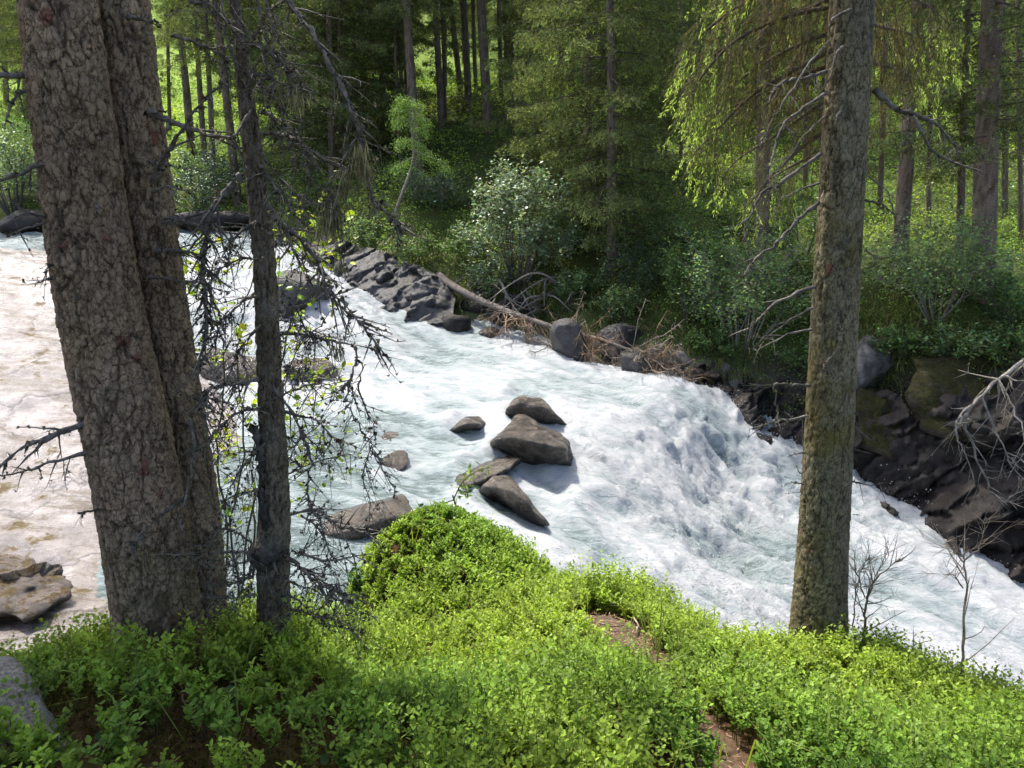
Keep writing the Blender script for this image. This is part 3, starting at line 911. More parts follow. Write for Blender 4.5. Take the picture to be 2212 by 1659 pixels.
# rocks of the far bank
GF = 'rocks along the far bank'
def facet(p, seed):
    """piecewise flat relief: every cell of fractured rock is a tilted plane of its own height"""
    f1, f2, cid, dv = worley(p, seed)
    a = cid * 57.0
    t = np.stack([np.sin(a), np.cos(a * 1.7), np.sin(a * 2.3)], 1)
    return (cid - 0.5) * 0.8 + (dv * t).sum(1) * 0.9 - 0.16 * sstep(0.07, 0.0, f2 - f1)
def bedrock_wall(name, label, low, high, mat, seed, amp, nu, nv, dip, deep=0.6):
    """continuous wall of fractured bedrock between the shore line and the top of the bank"""
    lo = smooth_path([W(*a) for a in low], 12)
    hi = smooth_path([W(*a) for a in high], 12)
    def res(p, n):
        L = np.concatenate([[0], np.cumsum(np.linalg.norm(np.diff(p, axis=0), axis=1))])
        t = np.linspace(0, L[-1], n)
        return np.stack([np.interp(t, L, p[:, k]) for k in range(3)], 1)
    lo, hi = res(lo, nu), res(hi, nu)
    lo = lo + np.array([0, 0, -deep])
    back = hi + np.array([0.1, 0.9, -0.5])
    v = np.linspace(0, 1, nv)[:, None, None]
    P_ = np.where(v < 0.86, lo + (hi - lo) * (v / 0.86), hi + (back - hi) * ((v - 0.86) / 0.14))
    bulge = np.sin(np.clip(v / 0.86, 0, 1) * math.pi)
    P_ = P_ + bulge * np.array([-0.05, -0.35, 0.12])
    p = P_.reshape(-1, 3)
    out = unit(np.array([-0.25, -1.0, 0.45]))
    ca, sa = math.cos(dip), math.sin(dip)
    q = np.stack([p[:, 0] * ca - p[:, 2] * sa, p[:, 1], p[:, 0] * sa + p[:, 2] * ca], 1)
    q1 = q * np.array([0.40, 0.7, 1.15]) + 0.4 * np.stack([fbm(q * 1.2, 3, seed + k) for k in range(3)], 1)
    q2 = q * np.array([1.2, 2.0, 4.6]) + 0.45 * np.stack([fbm(q * 2.5, 3, seed + 5 + k) for k in range(3)], 1)
    h = amp * (facet(q1, seed) + 0.30 * facet(q2, seed + 3) + 0.10 * fbm(q * 9, 3, seed + 9))
    ends = np.minimum(np.linspace(0, 1, nu), np.linspace(1, 0, nu))
    h = h.reshape(nv, nu) * sstep(0, 0.05, ends)[None]
    p = p + out * h.reshape(-1)[:, None]
    i = (np.arange(nv - 1)[:, None] * nu + np.arange(nu - 1)[None]).ravel()
    mb = MB()
    c0 = p.mean(0)
    mb.add(p - c0, None, np.stack([i, i + 1, i + nu + 1, i + nu], 1))
    o = mb.build(name, mat)
    o.location = c0
    return tag(o, label, 'rock', GF)
bedrock_wall('bedrock_outcrop', 'jagged grey bedrock wall with moss beside the chute', [(655, 600, 19.6), (722, 655, 18.2), (830, 700, 17.2), (920, 705, 16.9), (985, 705, 16.8)], [(690, 515, 21.4), (760, 525, 20.2), (840, 545, 19.0), (930, 585, 18.3), (985, 640, 17.6)], M_cliff, 51, 0.34, 190, 90, -0.5)
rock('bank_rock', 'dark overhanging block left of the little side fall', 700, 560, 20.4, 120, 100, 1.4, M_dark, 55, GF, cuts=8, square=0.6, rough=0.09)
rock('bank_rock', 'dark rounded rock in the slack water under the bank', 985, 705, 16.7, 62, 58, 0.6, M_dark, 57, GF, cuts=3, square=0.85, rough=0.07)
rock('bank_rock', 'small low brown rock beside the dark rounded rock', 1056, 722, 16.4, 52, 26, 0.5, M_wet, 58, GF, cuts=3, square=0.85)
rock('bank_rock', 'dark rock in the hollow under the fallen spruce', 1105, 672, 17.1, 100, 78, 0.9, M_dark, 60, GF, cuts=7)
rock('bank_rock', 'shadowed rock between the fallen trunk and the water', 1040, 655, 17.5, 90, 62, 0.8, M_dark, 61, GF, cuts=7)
rock('bank_rock', 'upright slab of spotted grey rock at the edge of the rapids', 1240, 762, 14.9, 82, 150, 0.75, M_cliff, 63, GF, cuts=9, square=0.55, rough=0.06, tilt=(-0.1, -0.22, 0.2))
rock('bank_rock', 'grey rock with white streaks behind the dead brown twigs', 1335, 745, 15.2, 115, 95, 0.9, M_cliff, 65, GF, cuts=8, square=0.6, rough=0.07, tilt=(0, 0.3, 0))
rock('bank_rock', 'long sloping ledge of grey rock under the brown twigs', 1440, 822, 14.2, 300, 75, 1.1, M_cliff, 67, GF, cuts=7, square=0.6, rough=0.05, tilt=(0.1, 0.42, 0))
rock('bank_rock', 'pale pointed rock at the tip of the dead spruce', 1472, 778, 14.3, 46, 34, 0.4, M_pale, 68, GF, cuts=8, rough=0.05)
rock('bank_rock', 'grey stone wedged below the shrub roots', 1560, 800, 14.3, 50, 34, 0.4, M_cliff, 73, GF, cuts=6)
rock('bank_rock', 'dark rock splashed with white lichen right of the big trunk', 1892, 800, 12.9, 95, 150, 0.8, M_lichen, 76, GF, cuts=7, square=0.65, tilt=(0, 0.35, 0))
hull_rock('bank_rock', 'broad mossy outcrop above the shaded cliff', [(1955, 800, 12.2), (2000, 775, 12.8), (2120, 770, 12.6), (2260, 790, 12.2), (2300, 900, 11.4), (2120, 945, 11.5), (1985, 925, 11.8), (1960, 870, 12.0), (2100, 850, 13.4), (2250, 950, 12.6)], M_mossy, 78, GF, strata=0.07, rough=0.035)
hull_rock('bank_rock', 'mossy shoulder of rock under the lichen splashed one', [(1850, 850, 12.6), (1880, 840, 12.9), (1950, 870, 12.6), (1965, 950, 12.0), (1930, 985, 12.0), (1860, 960, 12.2), (1900, 900, 13.2)], M_mossy, 79, GF, strata=0.07, rough=0.05)
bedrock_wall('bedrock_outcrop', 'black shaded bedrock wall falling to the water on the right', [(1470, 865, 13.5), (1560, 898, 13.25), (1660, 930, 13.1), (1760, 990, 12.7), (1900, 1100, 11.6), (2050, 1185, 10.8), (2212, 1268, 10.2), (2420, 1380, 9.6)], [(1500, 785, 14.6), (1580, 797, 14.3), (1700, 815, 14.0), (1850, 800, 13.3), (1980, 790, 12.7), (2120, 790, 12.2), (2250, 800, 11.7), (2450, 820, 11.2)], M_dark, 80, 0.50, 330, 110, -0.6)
rock('bank_rock', 'mossy dark boulder at the water on the far left', 60, 482, 26.0, 150, 60, 1.4, M_dark, 87, GF, cuts=5)
rock('bank_rock', 'dark undercut rock at the head of the rapids', 460, 482, 25.2, 190, 58, 1.3, M_dark, 88, GF, cuts=5)
GL = 'broken rocks at the lower end of the slab'
M_brown = mat_rock('brown mossy rock', (0.13, 0.105, 0.085), (0.055, 0.042, 0.032), ((0.06, 0.038, 0.009), 0.62, 0.16), 0.5, 2.0)
hull_rock('slab_rock', 'brown mossy broken rock at the lower end of the pale slab', [(-60, 1215, 7.0), (20, 1195, 7.3), (110, 1215, 7.2), (165, 1255, 6.9), (150, 1290, 6.6), (60, 1345, 6.2), (-60, 1345, 6.2), (40, 1260, 7.8), (100, 1330, 7.0)], M_brown, 94, GL, [(60, 1290, 6.5, 0.3, 0.15)], rough=0.10, strata=0.10, grow=1.0)
# the stone beside our feet: two pieces split by a crack
def foot_stone():
    p = W(60, 1545, 2.05)
    e = empty('foreground_stone', (p[0], p[1], float(ground_z(p[0], p[1])[0])))
    tag(e, 'cracked flat grey stone in the lower left corner', 'rock')
    M_stone = mat_rock('weathered grey stone', (0.30, 0.27, 0.225), (0.19, 0.17, 0.14), ((0.08, 0.07, 0.02), 0.97, 0.25), 0.8, 2.5)
    v, f = rock_mesh((0.62, 0.30, 0.14), 91, cuts=9, square=0.75, rough=0.10, tilt=(0.25, 0.25, -0.55), sub=5)
    mb = MB(); mb.add(v + np.array([-0.02, -0.06, 0.02]), f); mb.build('stone_block', M_stone, e, smooth=True)
    v, f = rock_mesh((0.34, 0.2, 0.13), 92, cuts=9, square=0.75, rough=0.10, sub=5, tilt=(0.1, 0.3, -0.3))
    mb = MB(); mb.add(v + np.array([-0.22, -0.12, -0.02]), f); mb.build('stone_block', M_stone, e, smooth=True)
foot_stone()
# ------------------------------------------------------------------ trees
M_bark_big = mat_bark('spruce bark plates', (1.1, 1, 0.92), (0.22, 0.185, 0.135), 0.3, ((0.12, 0.095, 0.03), 0.35))
M_bark_right = mat_bark('spruce bark furrowed', (0.95, 0.98, 0.92), (0.17, 0.165, 0.12), 0.4, ((0.125, 0.095, 0.014), 0.6))
M_bark_thin = mat_bark('thin flaking bark', (0.9, 0.9, 0.9), (0.22, 0.21, 0.17), 0.5, ((0.085, 0.07, 0.02), 0.4))
M_bark_far = mat_bark('forest spruce bark', (1.35, 1.3, 1.25), (0.19, 0.18, 0.15), 0.4, ((0.16, 0.09, 0.03), 0.3))
M_dead = mat_vcol('dead lichened wood', 0.9, 60, 0.5, 0.6, 0.004, 0.15)
M_lich = mat_leaf('tree lichen', 0.25, 0.0, 0.9, (1, 1, 0.9), 0.5, 60)
M_needle = mat_leaf('spruce needles', 0.42, 0.0, 0.6, (1.12, 1.1, 0.6), 0.35, 9)
M_shoot = mat_leaf('fresh spruce shoots', 0.55, 0.01, 0.5, (1.15, 1.1, 0.6), 0.3, 30)
M_larch = mat_leaf('larch needles', 0.5, 0.04, 0.5, (1.2, 1.1, 0.6), 0.3, 30)
M_willow = mat_leaf('willow leaves', 0.35, 0.16, 0.42, (1.2, 1.2, 0.5), 0.3, 20)
M_green = mat_leaf('shrub leaves', 0.45, 0.06, 0.45, (1.25, 1.15, 0.45), 0.3, 20)

def bark_trunk(path, radii, nseg, nring, plate, depth, seed, flare=None, tone=(0.275, 0.212, 0.148), crack=(0.034, 0.025, 0.018), aspect=0.75, ripple=0.03):
    """a trunk with modelled bark plates; returns vertices, quads, colours"""
    p = smooth_path(path, 8)
    r = smooth_path(np.stack([radii, radii, radii], 1), 8)[:, 0]
    L = np.concatenate([[0], np.cumsum(np.linalg.norm(np.diff(p, axis=0), axis=1))])
    t = np.linspace(0, L[-1], nring)
    pc = np.stack([np.interp(t, L, p[:, k]) for k in range(3)], 1)
    rc = np.interp(t, L, r)
    th = np.arange(nseg) * 2 * math.pi / nseg
    rad = rc[:, None] * (1 + ripple * np.sin(3 * th + 0.8 * t[:, None]) + ripple * 0.7 * np.sin(2 * th + 1.7 - 0.5 * t[:, None]))
    if flare is not None:
        a, b = flare
        rad = rad * (1 + a * np.exp(-t[:, None] / b) * (1 + 0.5 * np.sin(5 * th + seed)))
    X = pc[:, None, 0] + rad * np.cos(th)
    Y = pc[:, None, 1] + rad * np.sin(th)
    Z = np.repeat(pc[:, 2:3], nseg, 1)
    v = np.stack([X, Y, Z], -1).reshape(-1, 3)
    nrm = np.stack([np.cos(th), np.sin(th), np.zeros(nseg)], 1)
    nrm = np.tile(nrm, (nring, 1))
    q = v / plate
    q[:, 2] *= aspect
    q = q + 0.45 * np.stack([fbm(q * 0.9, 3, seed + k) for k in range(3)], 1)
    f1, f2, cid, dv = worley(q, seed)
    qb = v / (plate * 2.6)
    qb[:, 2] *= 0.36
    qb = qb + 0.5 * np.stack([fbm(qb * 1.6, 3, seed + 8 + k) for k in range(3)], 1)
    g1, g2, gid, _ = worley(qb, seed + 30)
    edge = sstep(0.0, 0.11, f2 - f1)
    big = sstep(0.0, 0.085, g2 - g1)
    # plates are flat flakes, each tipped a little, lifting at the lower rim
    tip = (dv[:, 2] * -0.55 + (dv[:, 0] * np.sin(cid * 40) + dv[:, 1] * np.cos(cid * 40)) * 0.35)
    d = depth * (edge * 0.42 + big * 0.62 - 1.0 + 0.30 * (cid - 0.5) + 0.30 * tip * edge + 0.22 * fbm(v * 55, 3, seed + 3))
    v = v + nrm * d[:, None]
    shade = (edge * 0.55 + 0.45) * (big * 0.80 + 0.20)
    base = np.array(tone) * (0.82 + 0.36 * cid[:, None]) * (0.9 + 0.25 * fbm(v * 4, 2, seed + 4)[:, None])
    red = (cid[:, None] > 0.99)
    base = np.where(red, np.array([0.17, 0.085, 0.06]), base)
    c = np.array(crack) * (1 - shade[:, None]) + base * shade[:, None]
    i = np.arange(nring - 1)[:, None] * nseg
    j = np.arange(nseg)[None]
    j2 = (j + 1) % nseg
    quads = np.stack([i + j, i + j2, i + nseg + j2, i + nseg + j], -1).reshape(-1, 4)
    return v, quads, c

def px_path(pts, Y0, Y1=None):
    n = len(pts)
    Y1 = Y0 if Y1 is None else Y1
    return np.array([W(x, y, Y0 + (Y1 - Y0) * (k / max(1, n - 1))) for k, (x, y) in enumerate(pts)])

def dead_limb(mb, path, r0, rng, twigs=8, tl=0.22, grey=0.5, knob=1.0, lich=None, level=0, r1=None, droop=0.25):
    """a dead branch: knobbly tapering stem with side twigs; lich collects tufts of lichen"""
    p = smooth_path(path, 5 if level == 0 else 2)
    n = len(p)
    L = np.linalg.norm(np.diff(p, axis=0), axis=1).sum()
    t = np.linspace(0, 1, n)
    r1 = r0 * 0.22 if r1 is None else r1
    rad = (r0 * (1 - t) ** 0.9 + r1 * t) * (1 + 0.28 * knob * rng.normal(size=n).clip(-1.2, 1.6))
    rad = np.maximum(rad, 0.0007)
    p = p + rng.normal(size=(n, 3)) * min(0.006, L * 0.01) * np.sin(t * math.pi)[:, None]
    g = np.array([0.155, 0.14, 0.12]) * (0.5 + grey) * rng.uniform(0.7, 1.15)
    cols = g * (0.55 + 0.75 * rng.random((n, 1)))
    mb.tube(p, rad, 5 if r0 > 0.008 else (4 if r0 > 0.004 else 3), cols)
    if lich is not None:
        k = int(L * (55 if level == 0 else 30) * knob)
        if k:
            i = rng.integers(0, n, k)
            lich.append((p[i] + rng.normal(size=(k, 3)) * np.maximum(rad[i], 0.003)[:, None] * 0.9, np.full(k, 0.006 + r0 * 0.5)))
    if level >= 2 or twigs <= 0:
        return
    tg = unit(np.gradient(p, axis=0))
    for k in range(twigs):
        u = rng.uniform(0.12, 1.0)
        i = min(n - 1, int(u * n))
        side = unit(np.cross(tg[i], rng.normal(size=3)))
        d = unit(tg[i] * rng.uniform(0.2, 0.9) + side * rng.uniform(0.5, 1.0) + np.array([0, 0, -droop]))
        l = tl * rng.uniform(0.35, 1.15) * (1.1 - 0.6 * u)
        bend = rng.normal(size=3) * 0.25 + np.array([0, 0, -droop])
        tp = np.array([p[i], p[i] + d * l * 0.5 + bend * l * 0.10, p[i] + d * l + bend * l * 0.35])
        dead_limb(mb, tp, max(0.0011, min(r0 * 0.42, 0.006)), rng, int(rng.integers(0, 4)) if level == 0 else 0, tl * 0.42, grey, knob, lich, level + 1, None, droop)

TRI = np.array([(0, 0, 0), (0.5, 0.9, 0.15), (-0.55, 0.75, -0.1), (0.1, -0.8, 0.3), (0.6, -0.3, -0.5)], float)
TRF = np.array([(0, 1, 2), (0, 3, 4), (1, 4, 0)])
def build_lichen(lich, parent, loc, rng, col=(0.085, 0.078, 0.055)):
    if not lich:
        return
    pos = np.vstack([a for a, b in lich]) - np.asarray(loc)
    s = np.concatenate([b for a, b in lich]) * rng.uniform(0.5, 1.5, len(pos))
    d = rand_dirs(len(pos), rng)
    xa, ya, za = frames(d, rand_dirs(len(pos), rng))
    mb = MB()
    cc = np.array(col) * rng.uniform(0.5, 2.2, (len(pos), 1))
    mb.scatter(TRI, TRF, None, pos, xa, ya, za, s, cc)
    tag(mb.build('lichen', M_lich, parent), kind='stuff')

NEEDLE = np.array([(0, 0, 0), (0.5, 0.45, 0.12), (0, 1, 0), (-0.5, 0.45, 0.12)], float)
NEQ = np.array([(0, 1, 2, 3)])
NET = np.array([(0, 1, 2), (0, 2, 3)])

def beard(mb, p, rng, n=40, l=0.12, col=(0.20, 0.19, 0.10)):
    """hanging beard lichen"""
    pos = p + rng.normal(size=(n, 3)) * 0.012
    d = unit(np.array([0, 0, -1.0]) + rng.normal(size=(n, 3)) * 0.18)
    xa, ya, za = frames(d, rand_dirs(n, rng))
    sc = np.stack([np.full(n, 0.004), l * rng.uniform(0.4, 1.2, n), np.full(n, 0.004)], 1)
    mb.scatter(NEEDLE, NET, None, pos, xa, ya, za, sc, np.array(col) * rng.uniform(0.5, 1.3, (n, 1)))

# ---- the double trunk on the left
def left_tree():
    rng = np.random.default_rng(101)
    b = W(345, 1392, 2.78)
    base = np.array([b[0], b[1], float(ground_z(b[0], b[1])[0])])
    e = empty('old_spruce', base)
    tag(e, 'massive old spruce with fused double trunk at the left', 'tree')
    A = [(352, 1470, 2.80), (345, 1380, 2.80), (318, 1200, 2.80), (285, 1000, 2.80), (243, 800, 2.80), (205, 600, 2.80), (165, 300, 2.80), (125, 0, 2.80), (117, -80, 2.81), (108, -160, 2.82)]
    wA = [192, 177, 173, 172, 170, 166, 158, 152, 150, 148]
    pa = np.array([W(*a) for a in A])
    ra = np.array([pxm(w, *a) / 2 for a, w in zip(A, wA)])
    pa = np.vstack([pa, pa[-1] + np.array([-0.05, 0.05, 2.5]), pa[-1] + np.array([-0.1, 0.1, 9]), pa[-1] + np.array([-0.1, 0.2, 18])])
    ra = np.concatenate([ra, [ra[-1] * 0.93, ra[-1] * 0.6, 0.03]])
    v, q, c = bark_trunk(pa[:10], ra[:10], 160, 420, 0.030, 0.016, 3, (0.06, 0.25))
    mb = MB(); mb.add(v, None, q, c); local(mb, base).build('trunk', M_bark_big, e, smooth=True)
    v, q, c = bark_trunk(pa[9:], ra[9:], 28, 60, 0.06, 0.012, 3)
    mb = MB(); mb.add(v, None, q, c); local(mb, base).build('upper_trunk', M_bark_big, e, smooth=True)
    B = [(450, 1400, 3.04), (443, 1330, 3.04), (421, 1100, 3.02), (388, 900, 3.02), (350, 650, 3.02), (315, 400, 3.0), (266, 0, 3.0), (260, -80, 3.0), (254, -160, 3.0)]
    wB = [84, 88, 96, 98, 100, 102, 104, 103, 102]
    pb_ = np.array([W(*a) for a in B])
    rb = np.array([pxm(w, *a) / 2 for a, w in zip(B, wB)])
    v, q, c = bark_trunk(pb_, rb, 116, 390, 0.029, 0.016, 5, (0.05, 0.2), tone=(0.285, 0.225, 0.155))
    mb = MB(); mb.add(v, None, q, c); local(mb, base).build('trunk', M_bark_big, e, smooth=True)
    pb2 = np.array([pb_[-1], pb_[-1] + np.array([0.1, 0.1, 3]), pb_[-1] + np.array([0.25, 0.1, 9]), pb_[-1] + np.array([0.3, 0.1, 16])])
    v, q, c = bark_trunk(pb2, np.array([rb[-1], rb[-1] * 0.9, rb[-1] * 0.6, 0.02]), 28, 50, 0.06, 0.012, 5)
    mb = MB(); mb.add(v, None, q, c); local(mb, base).build('upper_trunk', M_bark_big, e, smooth=True)
    limbs = [([(60, 160), (30, 163), (-20, 160), (-80, 150)], 2.75, 2.6, .012, 4), ([(65, 192), (38, 205), (20, 235), (10, 272)], 2.75, 2.6, .008, 3), ([(122, 343), (70, 362), (0, 390), (-60, 410)], 2.72, 2.55, .009, 5),
             ([(190, 912), (110, 945), (60, 962), (0, 1006)], 2.7, 2.5, .013, 9), ([(205, 974), (120, 995), (60, 1015), (5, 1028)], 2.7, 2.5, .008, 7), ([(128, 566), (105, 576), (95, 600)], 2.72, 2.6, .006, 3), ([(130, 598), (100, 604), (75, 616)], 2.72, 2.6, .005, 3),
             ([(105, 478), (60, 492), (15, 508)], 2.72, 2.55, .006, 4), ([(110, 470), (70, 462), (40, 450)], 2.72, 2.55, .005, 3), ([(175, 640), (160, 650)], 2.68, 2.6, .006, 0), ([(150, 735), (140, 740)], 2.7, 2.66, .004, 0), ([(220, 1100), (190, 1105), (165, 1108)], 2.68, 2.55, .005, 2),
             ([(320, 240), (360, 258), (430, 285), (500, 300)], 2.9, 2.8, .016, 6), ([(330, 395), (345, 350), (373, 316), (420, 236), (478, 182)], 2.88, 2.7, .011, 6), ([(275, 38), (310, 42), (345, 58)], 2.85, 2.75, .008, 2), ([(318, 350), (360, 355), (400, 365)], 2.85, 2.75, .006, 3),
             ([(330, 415), (365, 402), (412, 418)], 2.85, 2.75, .006, 3), ([(350, 478), (390, 474), (440, 492), (512, 505)], 2.9, 2.8, .014, 8), ([(340, 540), (380, 540), (440, 552)], 2.85, 2.75, .010, 6), ([(205, 440), (210, 455), (203, 475)], 2.68, 2.66, .006, 0),
             ([(320, 598), (360, 603), (430, 612), (490, 632)], 2.85, 2.75, .006, 5), ([(222, 846), (235, 842), (228, 860)], 2.68, 2.62, .006, 0), ([(250, 948), (235, 955), (225, 960)], 2.68, 2.6, .006, 0), ([(420, 860), (460, 862), (505, 875)], 2.9, 2.78, .008, 4),
             ([(400, 1075), (350, 1110), (300, 1165), (275, 1180)], 2.78, 2.6, .010, 8), ([(410, 905), (420, 960), (412, 1020), (395, 1100), (388, 1140)], 2.8, 2.66, .007, 6), ([(440, 1190), (420, 1195), (392, 1200)], 2.9, 2.7, .007, 3), ([(268, 1063), (250, 1068), (240, 1058)], 2.68, 2.6, .005, 0)]
    lich = []
    for pts, y0, y1, r, tw in limbs:
        mb = MB()
        dead_limb(mb, px_path(pts, y0, y1), r, rng, tw, 0.14, 0.55, 1.0, lich)
        local(mb, base).build('branch', M_dead, e, smooth=True)
    build_lichen(lich, e, base, rng)
    # living crown, high above the picture
    crown_mesh(e, base, pa[-1][2] - base[2], 5.6, 2.2, rng, 60, M_needle, center=np.array([-0.1, 0.1, 0]), density=0.4, spray=0.2)

def spray_cluster(pos, dirs, rng, length, width, col, mb):
    n = len(pos)
    xa, ya, za = frames(dirs, rand_dirs(n, rng))
    sc = np.stack([width, length, width], 1)
    mb.scatter(NEEDLE, NET, None, pos, xa, ya, za, sc, col)

def spruce_branch(mb_n, mb_w, origin, az, length, rng, droop, density=1.0, spray=0.10, dark=(0.125, 0.16, 0.07), tip=(0.27, 0.37, 0.10), hang=0.5, brown=0.25, woodr=0.02, fresh=0.3):
    """one spruce bough: bowed stem, side twigs, curtains of hanging twigs, needle sprays"""
    out = np.array([math.cos(az), math.sin(az), 0])
    perp = np.array([-out[1], out[0], 0])
    t = np.linspace(0, 1, 7)[:, None]
    up = rng.uniform(-0.05, 0.25)
    p = origin + out * length * t + np.array([0, 0, 1.0]) * length * (up * t - droop * t ** 1.7 + 0.16 * t ** 4)
    mb_w.tube(p, woodr * (1 - 0.8 * t[:, 0]), 4, np.array([0.07, 0.058, 0.048]))
    n = int(length * 34 * density)
    u = rng.uniform(0.18, 1.0, n) ** 0.8
    base = np.stack([np.interp(u, t[:, 0], p[:, k]) for k in range(3)], 1)
    side = rng.choice([-1, 1], n)[:, None]
    lat = length * 0.42 * (1.1 - u)[:, None] * rng.uniform(0.1, 1, (n, 1))
    st = base + perp * side * lat + out * lat * 0.5 + np.array([0, 0, -1]) * lat * 0.35
    hl = hang * rng.uniform(0.25, 1.0, n) * (0.5 + 0.6 * (1 - u))
    m = 8
    w = np.tile(np.linspace(0.0, 1.0, m), n)
    st2 = np.repeat(st, m, 0)
    hl2 = np.repeat(hl, m)
    sw = np.repeat(rng.normal(size=(n, 3)) * 0.12 + out * 0.18 + perp * side * 0.15, m, 0)
    pos = st2 + np.array([0, 0, -1]) * (hl2 * w)[:, None] + sw * (hl2 * w)[:, None]
    pos += rng.normal(size=pos.shape) * spray * 0.25
    k = len(pos)
    dirs = unit(np.array([0, 0, -0.75]) + sw * 1.6 + rng.normal(size=(k, 3)) * 0.55)
    f = (w ** 1.5)[:, None] * rng.uniform(0.2, 1.0, (k, 1))
    isf = (rng.random((k, 1)) < fresh)
    br = rng.random((k, 1)) < brown
    col = np.array(dark) * rng.uniform(0.6, 1.5, (k, 1)) * (1 - f * isf) + np.array(tip) * f * isf
    col = np.where(br, np.array([0.10, 0.088, 0.050]) * rng.uniform(0.6, 1.4, (k, 1)), col)
    spray_cluster(pos, dirs, rng, spray * rng.uniform(0.6, 1.4, k), spray * 0.24 * rng.uniform(0.7, 1.4, k), col, mb_n)

def crown_mesh(e, base, height, start, radius, rng, nb, mat, center=(0, 0, 0), droop=0.45, density=1.0, spray=0.11, hang=0.5, **kw):
    """crown of a whole spruce as a part: needles, with the boughs' wood beneath"""
    mn, mw = MB(), MB()
    for k in range(nb):
        h = start + (height - start) * (k + rng.random()) / nb
        f = (height - h) / (height - start)
        ln = max(0.3, radius * (0.25 + 0.75 * f ** 0.7) * rng.uniform(0.6, 1.15))
        spruce_branch(mn, mw, np.array([center[0], center[1], h]), k * 2.399 + rng.uniform(-.4, .4), ln, rng, droop, density, spray, hang=hang, **kw)
    cr = mn.build('crown', mat, e)
    mw.build('boughs', M_dead, cr, smooth=True)
    return cr

left_tree()

